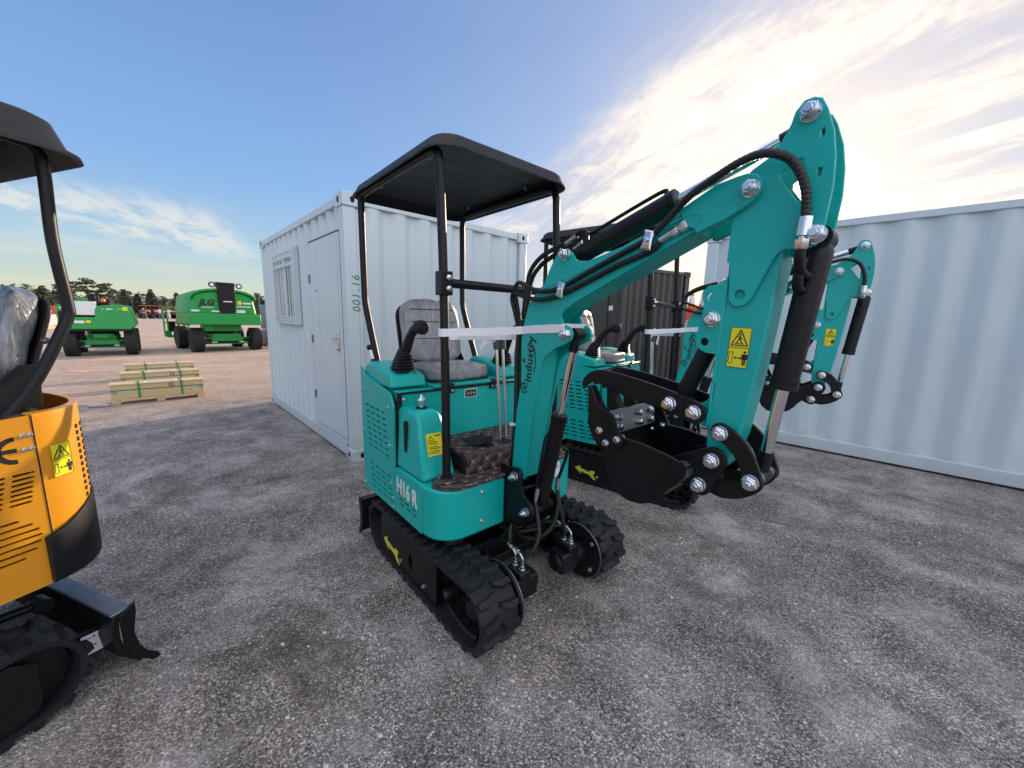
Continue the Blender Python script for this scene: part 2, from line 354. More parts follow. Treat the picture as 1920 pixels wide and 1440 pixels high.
# ------------------------------------------------------------------ mesh helpers
class MB:
    def __init__(s): s.bm = bmesh.new()
    def _face(s, vs):
        try: return s.bm.faces.new(vs)
        except ValueError: return None
    def loops(s, rings, cap0=True, cap1=True, closed=True):
        V = [[s.bm.verts.new(p) for p in r] for r in rings]
        n = len(V[0])
        for a, b in zip(V[:-1], V[1:]):
            for i in range(n if closed else n-1):
                j = (i+1) % n
                s._face((a[i], a[j], b[j], b[i]))
        if cap0: s._face(list(reversed(V[0])))
        if cap1: s._face(V[-1])
        return s
    def box(s, c, d, rot=None):
        c = Vector(c); h = Vector(d)/2
        m = rot if rot is not None else Matrix.Identity(3)
        def p(x, y, z): return c + m @ Vector((x*h.x, y*h.y, z*h.z))
        return s.loops([[p(-1, -1, -1), p(1, -1, -1), p(1, 1, -1), p(-1, 1, -1)], [p(-1, -1, 1), p(1, -1, 1), p(1, 1, 1), p(-1, 1, 1)]])
    def prism(s, poly, a, b, ax='y'):
        def p(u, v, w):
            return {'y': (u, w, v), 'x': (w, u, v), 'z': (u, v, w)}[ax]
        return s.loops([[p(u, v, a) for u, v in poly], [p(u, v, b) for u, v in poly]])
    def holed(s, poly, holes, a, b):
        """plate in xz, thickness along y, with see-through holes"""
        from mathutils.geometry import delaunay_2d_cdt
        co = []; ed = []
        for lp in [poly]+holes:
            k = len(co); co += [Vector((u, v)) for u, v in lp]; ed += [(k+i, k+(i+1) % len(lp)) for i in range(len(lp))]
        vs, es, fs, *_ = delaunay_2d_cdt(co, ed, [], 0, 1e-7)
        def inside(p, q):
            c = False; n = len(q); j = n-1
            for i in range(n):
                if (q[i][1] > p[1]) != (q[j][1] > p[1]) and p[0] < (q[j][0]-q[i][0])*(p[1]-q[i][1])/(q[j][1]-q[i][1])+q[i][0]: c = not c
                j = i
            return c
        bm2 = bmesh.new(); V = [bm2.verts.new((v.x, a, v.y)) for v in vs]
        for f in fs:
            c = (vs[f[0]]+vs[f[1]]+vs[f[2]])/3
            if inside(c, poly) and not any(inside(c, h) for h in holes): bm2.faces.new([V[k] for k in f])
        bmesh.ops.delete(bm2, geom=[v for v in bm2.verts if not v.link_faces], context='VERTS')
        bmesh.ops.dissolve_limit(bm2, angle_limit=R(1), verts=bm2.verts[:], edges=bm2.edges[:], use_dissolve_boundaries=False)
        r = bmesh.ops.extrude_face_region(bm2, geom=bm2.faces[:])
        for v in r['geom']:
            if isinstance(v, bmesh.types.BMVert): v.co.y = b
        tm = bpy.data.meshes.new('t'); bm2.to_mesh(tm); bm2.free(); s.bm.from_mesh(tm); bpy.data.meshes.remove(tm)
        return s
    def cyl(s, p0, p1, r0, r1=None, seg=20, caps=True):
        p0, p1 = Vector(p0), Vector(p1); r1 = r0 if r1 is None else r1
        z = (p1-p0).normalized(); x = z.orthogonal().normalized(); y = z.cross(x)
        def ring(c, r): return [c + (x*math.cos(2*math.pi*i/seg)+y*math.sin(2*math.pi*i/seg))*r for i in range(seg)]
        return s.loops([ring(p0, r0), ring(p1, r1)], caps, caps)
    def lathe(s, prof, p0, axis, seg=24, caps=True):
        p0 = Vector(p0); z = Vector(axis).normalized(); x = z.orthogonal().normalized(); y = z.cross(x)
        return s.loops([[p0+z*h+(x*math.cos(2*math.pi*i/seg)+y*math.sin(2*math.pi*i/seg))*r for i in range(seg)] for h, r in prof], caps, caps)
    def tube(s, pts, r, seg=10, smooth=6, ridge=0.0, pitch=.012):
        pts = [Vector(p) for p in pts]
        if smooth and len(pts) > 2: pts = catmull(pts, 22 if ridge else smooth)
        rings = []; x = None; L = 0
        for i, p in enumerate(pts):
            a = pts[max(i-1, 0)]; b = pts[min(i+1, len(pts)-1)]
            t = (b-a).normalized()
            if i: L += (p-pts[i-1]).length
            x = t.orthogonal().normalized() if x is None else (x - t*x.dot(t)).normalized()
            y = t.cross(x)
            rr = r
            rings.append([p+(x*math.cos(2*math.pi*k/seg)+y*math.sin(2*math.pi*k/seg))*(rr*(1+ridge*math.sin(2*math.pi*(L/pitch+k/seg)))) for k in range(seg)])
        return s.loops(rings)
    def hexn(s, p, axis, r, h):
        p = Vector(p); z = Vector(axis).normalized(); x = z.orthogonal().normalized(); y = z.cross(x)
        def ring(c, rr): return [c+(x*math.cos(math.pi/3*i)+y*math.sin(math.pi/3*i))*rr for i in range(6)]
        return s.loops([ring(p, r), ring(p+z*h*.85, r), ring(p+z*h, r*.86)])
    def nut(s, x, z, y, side=-1, k=1.0):
        """washer + lock nut + bolt end on a pin, pointing along side*y"""
        d = Vector((0, side, 0)); p = Vector((x, y, z))
        s.cyl(p, p+d*.004*k, .027*k, seg=20)
        s.hexn(p+d*.004*k, d, .0255*k, .020*k)
        s.lathe([(0, .0195*k), (.007*k, .0195*k), (.010*k, .0165*k)], p+d*.024*k, d, 16)
        s.lathe([(0, .0125*k), (.012*k, .0125*k), (.014*k, .0105*k)], p+d*.033*k, d, 14)
        return s
    def cap(s, p, axis, r=.008, h=.006):
        p = Vector(p); a = Vector(axis).normalized()
        s.cyl(p, p+a*.0015, r*1.25, seg=12); s.hexn(p+a*.0015, a, r, h)
        return s
    def add(s, other):
        tm = bpy.data.meshes.new('t'); other.bm.to_mesh(tm); other.bm.free(); s.bm.from_mesh(tm); bpy.data.meshes.remove(tm)
        return s


def catmull(P, n):
    out = []
    for i in range(len(P)-1):
        p0 = P[max(i-1, 0)]; p1 = P[i]; p2 = P[i+1]; p3 = P[min(i+2, len(P)-1)]
        for k in range(n):
            t = k/n
            out.append(.5*((2*p1)+(p2-p0)*t+(2*p0-5*p1+4*p2-p3)*t*t+(3*p1-p0-3*p2+p3)*t*t*t))
    out.append(P[-1]); return out


def rrect(x0, x1, y0, y1, r, n=6):
    out = []
    for cx, cy, a in ((x1-r, y1-r, 0), (x0+r, y1-r, 90), (x0+r, y0+r, 180), (x1-r, y0+r, 270)):
        for i in range(n+1):
            t = R(a+90*i/n); out.append((cx+r*math.cos(t), cy+r*math.sin(t)))
    return out


def circ(cx, cy, r, n=18, a0=0, a1=360):
    full = abs(a1-a0) >= 360
    return [(cx+r*math.cos(R(a0+(a1-a0)*i/(n if full else n-1))), cy+r*math.sin(R(a0+(a1-a0)*i/(n if full else n-1)))) for i in range(n)]


def link(o, parent=None):
    COL.objects.link(o)
    if parent is not None: o.parent = parent
    return o


WHOLE = ('print', 'pictogram', 'lettering', 'emblem', 'number', 'writing', 'lines', 'seam', 'recess', 'chips', 'leaves', 'crown', 'foliage', 'decal', 'gap', 'panel', 'bars', 'sash', 'weld', 'mark', 'opening', 'tread', 'grille', 'hardware', 'strap', 'slots', 'arrow')


def pieces(bm):
    """groups of loose shells whose boxes touch"""
    seen = set(); sh = []
    for v in bm.verts:
        if v in seen: continue
        st = [v]; seen.add(v); comp = []
        while st:
            a = st.pop(); comp.append(a)
            for e in a.link_edges:
                b = e.other_vert(a)
                if b not in seen: seen.add(b); st.append(b)
        c = [x.co for x in comp]
        sh.append((comp, [min(p[k] for p in c)-.0012 for k in range(3)], [max(p[k] for p in c)+.0012 for k in range(3)]))
    par = list(range(len(sh)))
    def f(i):
        while par[i] != i: i = par[i]
        return i
    for i in range(len(sh)):
        for j in range(i):
            if all(sh[i][1][k] <= sh[j][2][k] and sh[j][1][k] <= sh[i][2][k] for k in range(3)): par[f(i)] = f(j)
    G = {}
    for i in range(len(sh)): G.setdefault(f(i), []).extend(sh[i][0])
    return list(G.values())


def obj(name, mb, m, parent=None, bevel=0.0, angle=35, smooth=True, loc=None, split=True):
    bm = mb.bm; out = []
    bmesh.ops.recalc_face_normals(bm, faces=bm.faces[:])
    groups = pieces(bm) if split and parent is not None and len(bm.verts) < 6000 and not any(w in name for w in WHOLE) else [None]
    if len(groups) > 60: groups = [None]
    if isinstance(m, str): m = M[m]
    for g in groups:
        me = bpy.data.meshes.new(name)
        if len(groups) == 1: bm.to_mesh(me)
        else:
            b2 = bmesh.new(); mp = {v: b2.verts.new(v.co) for v in g}
            for fc in {fc for v in g for fc in v.link_faces}: b2.faces.new([mp[v] for v in fc.verts])
            b2.normal_update(); b2.to_mesh(me); b2.free()
        me.materials.append(m)
        if smooth:
            for p in me.polygons: p.use_smooth = True
            me.set_sharp_from_angle(angle=R(angle))
        o = bpy.data.objects.new(name, me); link(o, parent)
        if loc is not None: o.location = loc
        if bevel:
            b = o.modifiers.new('bevel', 'BEVEL'); b.width = bevel; b.segments = 2; b.limit_method = 'ANGLE'; b.angle_limit = R(40)
        out.append(o)
    bm.free()
    return out[0]


def tag(o, label=None, cat=None, group=None, kind=None):
    if label: o['label'] = label
    if cat: o['category'] = cat
    if group: o['group'] = group
    if kind: o['kind'] = kind
    return o


def thing(name, label, cat, loc, rz=0.0, group=None):
    o = bpy.data.objects.new(name, None); link(o)
    o.empty_display_size = .3
    o.location = loc; o.rotation_euler = (0, 0, rz)
    return tag(o, label, cat, group)


def copy_tree(o, parent=None):
    c = o.copy(); COL.objects.link(c); c.parent = parent
    for ch in o.children: copy_tree(ch, c)
    return c


def frame(origin, xdir, ydir):
    x = Vector(xdir).normalized(); y = Vector(ydir); y = (y-x*y.dot(x)).normalized(); z = x.cross(y)
    m = Matrix((x, y, z)).transposed().to_4x4(); m.translation = origin
    return m


def text_mb(s, size, thick=.0006, shear=0.0, bold=0.0, spacing=1.0, align='CENTER'):
    cu = bpy.data.curves.new('txt', 'FONT'); cu.body = s; cu.size = size; cu.extrude = thick; cu.shear = shear; cu.offset = bold
    cu.space_character = spacing; cu.align_x = align; cu.align_y = 'CENTER'; cu.resolution_u = 3
    o = bpy.data.objects.new('txt', cu); COL.objects.link(o)
    dg = bpy.context.evaluated_depsgraph_get(); dg.update()
    me = bpy.data.meshes.new_from_object(o.evaluated_get(dg))
    bpy.data.objects.remove(o); bpy.data.curves.remove(cu)
    mb = MB(); mb.bm.from_mesh(me); bpy.data.meshes.remove(me)
    return mb


def xf(mb, m):
    bmesh.ops.transform(mb.bm, matrix=m, verts=mb.bm.verts[:]); return mb


def text(name, s, size, origin, xdir, ydir, m, parent, **k):
    return obj(name, xf(text_mb(s, size, **k), frame(origin, xdir, ydir)), m, parent, smooth=False)


def flat(poly, th=.0008):
    """thin decal in its own xy plane"""
    return MB().prism(poly, 0, th, 'z')


def warning_sticker(parent, origin, xdir, ydir, w, h):
    """two stacked yellow pictogram panels"""
    m = frame(origin, xdir, ydir)
    st = obj('warning_sticker', xf(flat([(-w/2, -h/2), (w/2, -h/2), (w/2, h/2), (-w/2, h/2)]), m), 'sticker', parent, smooth=False)
    k = MB(); t0, t1 = .0009, .0014
    def bar(ax, ay, bx, by, wd):
        d = Vector((bx-ax, by-ay)); n = Vector((-d.y, d.x)).normalized()*wd/2
        k.prism([(ax-n.x, ay-n.y), (bx-n.x, by-n.y), (bx+n.x, by+n.y), (ax+n.x, ay+n.y)], t0, t1, 'z')
    lw = w*.028
    bar(-w/2, 0, w/2, 0, lw)
    for sx in (-1, 1): bar(sx*(w/2-lw*.4), -h/2, sx*(w/2-lw*.4), h/2, lw*.8)
    for sy in (-1, 1): bar(-w/2, sy*(h/2-lw*.4), w/2, sy*(h/2-lw*.4), lw*.8)
    A = [(-w*.40, h*.055), (w*.40, h*.055), (0, h*.44)]
    for i in range(3): bar(*A[i], *A[(i+1) % 3], w*.055)
    k.prism(circ(0, h*.345, w*.045, 10), t0, t1, 'z')                    # head, torso, arms, falling block
    bar(0, h*.32, -.02*w, h*.20, w*.07); bar(-.14*w, h*.27, .15*w, h*.22, w*.045)
    bar(-.03*w, h*.21, -.15*w, h*.11, w*.05); bar(0, h*.21, .12*w, h*.12, w*.05); bar(-.24*w, h*.10, .25*w, h*.10, w*.04)
    x0 = -w*.33; y0, y1 = -h*.40, -h*.12                                # lower panel: block, arrow, standing man
    bar(x0-.09*w, y0, x0+.09*w, y0, lw); bar(x0-.09*w, y1, x0+.09*w, y1, lw)
    bar(x0-.09*w, y0, x0-.09*w, y1, lw); bar(x0+.09*w, y0, x0+.09*w, y1, lw)
    ya = -h*.255
    bar(-.10*w, ya, .12*w, ya, w*.045)
    k.prism([(-.18*w, ya), (-.08*w, ya-.07*w), (-.08*w, ya+.07*w)], t0, t1, 'z')
    k.prism([(.19*w, ya), (.09*w, ya-.07*w), (.09*w, ya+.07*w)], t0, t1, 'z')
    xm = w*.33
    k.prism(circ(xm, -h*.105, w*.065, 12), t0, t1, 'z'); k.prism(rrect(xm-.10*w, xm+.10*w, -h*.29, -h*.15, .03*w, 2), t0, t1, 'z')
    bar(xm-.045*w, -h*.28, xm-.045*w, -h*.43, w*.07); bar(xm+.045*w, -h*.28, xm+.045*w, -h*.43, w*.07)
    bar(xm-.125*w, -h*.16, xm-.125*w, -h*.29, w*.04); bar(xm+.125*w, -h*.16, xm+.125*w, -h*.29, w*.04)
    obj('pictogram', xf(k, m), 'ink', st, smooth=False)
    return st


def slots(rows, y, side=-1, h=.0085, depth=.003):
    """louvre slots: rows of (x0, x1, z, slope)"""
    mb = MB()
    for x0, x1, z, sl in rows:
        r = h/2
        P = [(x0+r-r*.9*math.cos(t), z+r*math.sin(t)) for t in (R(-90), R(0), R(90))]
        pts = [(x0+r, z-r), (x1-r, z-r+sl), (x1-r*.3, z-r*.6+sl), (x1, z+sl), (x1-r*.3, z+r*.6+sl), (x1-r, z+r+sl), (x0+r, z+r), (x0+r*.3, z+r*.6), (x0, z), (x0+r*.3, z-r*.6)]
        mb.prism(pts, y, y+side*depth)
    return mb

# ------------------------------------------------------------------ ground
g = MB()
def gridpts():
    xs = [-1500, -400, -120, -40, -15, -6, 0, 6, 15, 40, 120, 400, 1500]
    V = [[g.bm.verts.new((x, y, 0)) for x in xs] for y in xs]
    for j in range(len(xs)-1):
        for i in range(len(xs)-1): g._face((V[j][i], V[j][i+1], V[j+1][i+1], V[j+1][i]))
gridpts()
tag(obj('ground', g, 'ground', smooth=False), kind='structure')

# loose chips of stone lying on the yard close to the camera (uncountable)
pb = MB(); rnd = random.Random(3)
for i in range(1800):
    d = .75+rnd.random()**1.5*4.2; a = R(90)+rnd.uniform(-.95, .95)
    x, y = d*math.cos(a), d*math.sin(a); r = rnd.choice((.0018, .0024, .0024, .003, .003, .004, .0055))*(1 if rnd.random() < .97 else 1.5)
    ph = rnd.random()*6
    ring = [[(x+rr*r*math.cos(ph+k*1.047)*rnd.uniform(.8, 1.2), y+rr*r*.8*math.sin(ph+k*1.047)*rnd.uniform(.8, 1.2), zz*r) for k in range(6)] for rr, zz in ((1.0, -.1), (.95, .35), (.5, .75))]
    pb.loops(ring, False, True)
for i in range(46):
    d = 1.0+rnd.random()**1.3*3.6; a = R(90)+rnd.uniform(-.9, .9); x, y = d*math.cos(a), d*math.sin(a); r = rnd.uniform(.006, .0105); ph = rnd.random()*6
    pb.loops([[(x+rr*r*math.cos(ph+k*.785)*rnd.uniform(.75, 1.2), y+rr*r*.8*math.sin(ph+k*.785)*rnd.uniform(.75, 1.2), zz*r) for k in range(8)] for rr, zz in ((.9, -.1), (1.0, .25), (.8, .6), (.4, .8))], False, True)
tag(obj('gravel_chips', pb, 'pebble'), kind='stuff')
pb = MB()
for i in range(500):
    d = .75+rnd.random()**1.5*4.2; a = R(90)+rnd.uniform(-.95, .95)
    x, y = d*math.cos(a), d*math.sin(a); r = rnd.choice((.0025, .0035, .0045, .006)); ph = rnd.random()*6
    ring = [[(x+rr*r*math.cos(ph+k*1.047)*rnd.uniform(.8, 1.2), y+rr*r*.8*math.sin(ph+k*1.047)*rnd.uniform(.8, 1.2), zz*r) for k in range(6)] for rr, zz in ((1.0, -.1), (.95, .35), (.5, .75))]
    pb.loops(ring, False, True)
tag(obj('dark_gravel_chips', pb, 'stone_dark'), kind='stuff')

# ------------------------------------------------------------------ containers
def corrugated(L, z0, z1, pitch, depth, flat_out, slope, axis_m, start=0.0):
    """trapezoid sheet along local x from 0..L, at local y=0 (outer) .. -depth (inner)"""
    pts = []; x = start
    inn = pitch-flat_out-2*slope
    pts.append((0, -depth))
    x = start
    while x < L:
        for dx, yy in ((0, -depth), (slope, 0), (slope+flat_out, 0), (2*slope+flat_out, -depth)):
            if 0 < x+dx < L: pts.append((x+dx, yy))
        x += pitch
    pts.append((L, -depth))
    mb = MB(); T = .003
    V0 = [mb.bm.verts.new((x, y, z0)) for x, y in pts]; V1 = [mb.bm.verts.new((x, y, z1)) for x, y in pts]
    for i in range(len(pts)-1): mb._face((V0[i], V0[i+1], V1[i+1], V1[i]))
    W0 = [mb.bm.verts.new((x, y-T, z0)) for x, y in pts]; W1 = [mb.bm.verts.new((x, y-T, z1)) for x, y in pts]
    for i in range(len(pts)-1): mb._face((W0[i+1], W0[i], W1[i], W1[i+1]))
    return xf(mb, axis_m)


def castings(root, L, W, H, m):
    for x in (0, L):
        for y in (0, W):
            for z in (0, H):
                sx = 1 if x == 0 else -1; sy = 1 if y == 0 else -1; sz = 1 if z == 0 else -1
                c = MB().box((x+sx*.078, y+sy*.072, z+sz*.053), (.178, .162, .118))
                o = obj('corner_casting', c, m, root, bevel=.006)
                hl = MB()
                hl.prism(rrect(x+sx*.085-.028, x+sx*.085+.028, z+sz*.055-.036, z+sz*.055+.036, .026, 4), y-sy*.0095, y-sy*.0125)
                hl.prism(rrect(y+sy*.078-.026, y+sy*.078+.026, z+sz*.055-.036, z+sz*.055+.036, .026, 4), x-sx*.0115, x-sx*.0145, 'x')
                obj('casting_hole', hl, 'dark', o, smooth=False)


def box_frame(root, L, W, H, m, rail=.10, post=.16, bottom=.15):
    f = MB()
    for x in (0, L):
        for y in (0, W):
            sx = 1 if x == 0 else -1; sy = 1 if y == 0 else -1
            f.box((x+sx*post*.42, y+sy*.055, H/2), (post*.84, .11, H-.23))
    obj('corner_posts', f, m, root, bevel=.008)
    f = MB()
    for y, s in ((0, 1), (W, -1)):
        f.box((L/2, y+s*.03, H-.045), (L-.36, .06, .07)); f.box((L/2, y+s*.035, bottom/2+.012), (L-.36, .07, bottom-.02))
    for x, s in ((0, 1), (L, -1)):
        f.box((x+s*.03, W/2, H-.045), (.06, W-.33, .07)); f.box((x+s*.035, W/2, bottom/2+.012), (.07, W-.33, bottom-.02))
    obj('rails', f, m, root, bevel=.006)
    obj('roof', MB().box((L/2, W/2, H-.030), (L-.13, W-.13, .02)), m, root)


# --- white cabin container with door and barred window: local x along the door face, y along the plain face
LC = Vector((-1.530, 3.585, 0)); LZ = R(133.3)
cab = thing('cabin_container', 'white corrugated cabin container with door and barred window behind the seat', 'container', LC, LZ)
# local +x = along door face (away-left); plain face runs along local -y (world 43 deg), so build with W negative via mirrored frame
CL, CW, CH = 3.40, 2.30, 2.49
def cabin():
    # sub-frame: X along door face, Y into the container (world 43.3deg = local -y)
    fl = Matrix(((1, 0, 0, 0), (0, -1, 0, 0), (0, 0, 1, 0), (0, 0, 0, 1)))
    def o(name, mb, m, parent=cab, **k): return obj(name, xf(mb, fl), m, parent, **k)
    f = MB()
    for x, sx in ((0, 1), (CL, -1)):
        for y, sy in ((0, 1), (CW, -1)):
            f.box((x+sx*.062, y+sy*.055, CH/2), (.124, .11, CH-.22))
            if x == 0 and y == 0: f.box((.062, .13, CH/2), (.10, .04, CH-.24))
    o('corner_posts', f, 'contwhite', bevel=.007)
    f = MB()
    for y, s in ((0, 1), (CW, -1)):
        f.box((CL/2, y+s*.032, CH-.050), (CL-.36, .06, .07)); f.box((CL/2, y+s*.030, .085), (CL-.36, .06, .13)); f.box((CL/2, y+s*.030, .155), (CL-.25, .03, .012))
    for x, s in ((0, 1), (CL, -1)):
        f.box((x+s*.034, CW/2, CH-.050), (.06, CW-.33, .07)); f.box((x+s*.034, CW/2, .085), (.07, CW-.33, .13))
    o('rails', f, 'contwhite', bevel=.005)
    o('roof', MB().box((CL/2, CW/2, CH-.03), (CL-.1, CW-.1, .03)), 'contwhite')
    for x, sx in ((0, 1), (CL, -1)):
        for y, sy in ((0, 1), (CW, -1)):
            for z, sz in ((0, 1), (CH, -1)):
                c = MB().box((x+sx*.075, y+sy*.072, z+sz*.054), (.178, .166, .118))
                cc = o('corner_casting', c, 'contwhite', bevel=.007)
                h = MB(); h.prism(rrect(x+sx*.085-.018, x+sx*.085+.018, z+sz*.055-.026, z+sz*.055+.026, .017, 4), y-sy*.0112, y-sy*.0142)
                h.prism(rrect(y+sy*.08-.018, y+sy*.08+.018, z+sz*.055-.026, z+sz*.055+.026, .017, 4), x-sx*.0142, x-sx*.0172, 'x')
                o('casting_hole', h, 'dark', cc, smooth=False)
    I = Matrix.Identity(4)
    def wall_x(x0, x1, z0, z1, y, s=1, start=0.0):
        """corrugated sheet on a long face"""
        m = Matrix.Translation((x0, y, 0)) @ Matrix(((1, 0, 0, 0), (0, -s, 0, 0), (0, 0, 1, 0), (0, 0, 0, 1)))
        return corrugated(x1-x0, z0, z1, .235, .036, .070, .040, m, start)
    o('wall_panel', wall_x(1.075, CL-.12, .155, CH-.085, .012, 1, .05), 'contwhite', angle=20)
    o('wall_panel', wall_x(.12, 1.075, 2.225, CH-.085, .016, 1, .03), 'contwhite', angle=20)
    o('wall_panel', wall_x(.12, CL-.12, .155, CH-.085, CW-.012, -1, .05), 'contwhite', angle=20)
    # plain end face (x = 0 side) and the far end
    my = Matrix.Translation((.012, .12, 0)) @ Matrix(((0, -1, 0, 0), (1, 0, 0, 0), (0, 0, 1, 0), (0, 0, 0, 1)))
    o('wall_panel', corrugated(CW-.24, .150, CH-.085, .276, .036, .070, .068, my, .06), 'contwhite', angle=20)
    my = Matrix.Translation((CL-.012, .12, 0)) @ Matrix(((0, 1, 0, 0), (1, 0, 0, 0), (0, 0, 1, 0), (0, 0, 0, 1)))
    o('wall_panel', corrugated(CW-.24, .150, CH-.085, .276, .036, .070, .068, my, .06), 'contwhite', angle=20)
    # door
    fr = MB(); fr.box((.60, .020, 2.205), (.96, .05, .035)); fr.box((1.072, .020, 1.18), (.03, .05, 2.06)); fr.box((.60, .02, .163), (.96, .05, .022))
    o('door_frame', fr, 'contwhite', bevel=.003)
    d = o('door', MB().box((.595, .014, 1.18), (.915, .03, 1.99)), 'contwhite', bevel=.004)
    pn = MB(); pn.box((.80, -.004, 1.18), (.006, .006, 1.99)); pn.box((.20, -.004, 1.18), (.006, .006, 1.99))
    o('door_seam', pn, 'contwhite', d)
    o('door_gap', MB().box((.1365, .012, 1.18), (.004, .02, 1.99)).box((.595, .010, 2.180), (.92, .02, .006)), 'steel', d, smooth=False)
    hb = MB()
    for z in (1.80, 1.15, .52): hb.cyl((1.062, -.008, z-.045), (1.062, -.008, z+.045), .010, seg=10)
    o('hinge', hb, 'steel', d)
    h = MB(); h.box((.262, -.006, 1.16), (.075, .012, .20)); h.cyl((.262, -.01, 1.19), (.262, -.045, 1.19), .010); h.box((.295, -.045, 1.19), (.09, .012, .02)); h.box((.262, -.012, 1.24), (.05, .012, .04)); h.cyl((.262, -.01, 1.095), (.262, -.028, 1.095), .016)
    o('door_handle', h, 'zinc', d, bevel=.003)
    sg = o('door_notice', MB().box((.86, -.003, 1.655), (.055, .004, .085)), 'paper', d)
    o('notice_print', MB().box((.86, -.0055, 1.668), (.034, .002, .03)), 'bluepen', sg, smooth=False)
    # window
    w = MB()
    x0, x1, z0, z1 = 1.60, 2.57, 1.31, 2.19
    for a, b in (((x0+x1)/2, z0), ((x0+x1)/2, z1)): w.box((a, -.002, b), (x1-x0+.06, .055, .05))
    for a in (x0, x1): w.box((a, -.002, (z0+z1)/2), (.05, .07, z1-z0+.06))
    wf = o('window', w, 'contwhite', bevel=.004)
    s = MB()
    for a in (x0+.045, (x0+x1)/2-.03, (x0+x1)/2+.03, x1-.045): s.box((a, -.002, (z0+z1)/2), (.045, .03, z1-z0-.05))
    for b in (z0+.045, z1-.045, z1-.16): s.box(((x0+x1)/2, -.000, b), (x1-x0-.05, .026, .05))
    o('sash', s, 'pvc', wf, bevel=.004)
    o('pane', MB().box(((x0+x1)/2-.24, .004, (z0+z1)/2), (.44, .006, z1-z0-.06)), 'glass', wf)
    o('pane', MB().box(((x0+x1)/2+.24, .007, (z0+z1)/2), (.44, .006, z1-z0-.06)), 'curtain', wf)
    b = MB()
    n = 8
    for i in range(n):
        xx = x0+.06+(x1-x0-.12)*i/(n-1); b.cyl((xx, -.040, z0+.0), (xx, -.040, z1-.02), .007, seg=8)
    for z in (z0+.07, z1-.09, z1-.19): b.box(((x0+x1)/2, -.040, z), (x1-x0-.05, .012, .016))
    for i in (0, n-1):
        xx = x0+.06+(x1-x0-.12)*i/(n-1)
        for z in (z0+.01, z1-.03): b.box((xx, -.030, z), (.014, .03, .014))
    o('window_bars', b, 'contwhite', wf)
    # hand-written number, reading upwards on the corner post (plain face)
    tm = text_mb('001', .105, shear=.12, spacing=1.15); bmesh.ops.transform(tm.bm, matrix=Matrix.Diagonal((1, 1, 1, 1)), verts=tm.bm.verts[:])
    ob = obj('marker_number', xf(tm, frame((-.0012, -.090, 1.535), (0, 0, 1), (0, 1, 0))), 'greenpen', cab, smooth=False)
    obj('marker_number', xf(text_mb('.16', .105, shear=.12, spacing=1.15), frame((-.0012, -.090, 1.715), (0, 0, 1), (0, 1, 0))), 'greenpen', cab, smooth=False)
cabin()

# --- long white container on the right: local x along its side (towards the camera-right), y into the container
RC = Vector((2.505, 5.256, 0))
rc = thing('white_container', 'long white corrugated shipping container beside the second excavator', 'container', RC, R(-42.34))
RL, RW, RH = 6.06, 2.44, 2.575
def long_container(root, L, W, H, m, pitch, fo, sl, depth=.030, start=.05, top=.075):
    castings(root, L, W, H, m)
    box_frame(root, L, W, H, m)
    mm = Matrix.Translation((.13, .014, 0)) @ Matrix(((1, 0, 0, 0), (0, -1, 0, 0), (0, 0, 1, 0), (0, 0, 0, 1)))
    obj('side_wall', corrugated(L-.26, .150, H-top, pitch, depth, fo, sl, mm, start), m, root, angle=30)
    mm = Matrix.Translation((.13, W-.014, 0))
    obj('side_wall', corrugated(L-.26, .150, H-top, pitch, depth, fo, sl, mm, start), m, root, angle=30)
    for x, s in ((.014, -1), (L-.014, 1)):
        mm = Matrix.Translation((x, .11, 0)) @ Matrix(((0, s, 0, 0), (1, 0, 0, 0), (0, 0, 1, 0), (0, 0, 0, 1)))
        obj('end_wall', corrugated(W-.22, .150, H-top, pitch, depth, fo, sl, mm, .08), m, root, angle=30)
long_container(rc, RL, RW, RH, 'contwhite', .31, .075, .080, .034)

# --- charcoal container behind: corner towards us, corrugated face to the right
BC = Vector((2.28, 8.27, 0))
bc = thing('charcoal_container', 'charcoal grey corrugated container behind the second excavator', 'container', BC, R(27.4))
BL, BW, BH = 2.0, 2.9, 2.59
castings(bc, BL, BW, BH, 'contdark'); box_frame(bc, BL, BW, BH, 'contdark')
mm = Matrix.Translation((.13, .014, 0)) @ Matrix(((1, 0, 0, 0), (0, -1, 0, 0), (0, 0, 1, 0), (0, 0, 0, 1)))
obj('side_wall', corrugated(BL-.26, .150, BH-.075, .195, .050, .045, .045, mm, .02), 'contdark', bc, angle=20)
mm = Matrix.Translation((.13, BW-.014, 0))
obj('side_wall', corrugated(BL-.26, .150, BH-.075, .195, .050, .045, .045, mm, .02), 'contdark', bc, angle=20)
for i in range(2):
    dd = obj('door_leaf', MB().box((.030, .13+(i+.5)*(BW-.26)/2, BH/2+.03), (.04, (BW-.26)/2-.012, BH-.27)), 'contdark', bc, bevel=.006)
    k = MB()
    for q in (.25, .75):
        yy = .13+(i+q)*(BW-.26)/2; k.cyl((-.010, yy, .16), (-.010, yy, BH-.12), .014, seg=10)
    obj('lock_bar', k, 'contdark', dd)
lb = obj('label_plate', MB().box((.009, .36, 1.72), (.003, .13, .10)), 'paper', bc)
mm = Matrix.Translation((BL-.014, .11, 0)) @ Matrix(((0, 1, 0, 0), (1, 0, 0, 0), (0, 0, 1, 0), (0, 0, 0, 1)))
obj('end_wall', corrugated(BW-.22, .150, BH-.075, .195, .050, .045, .045, mm, .02), 'contdark', bc, angle=20)

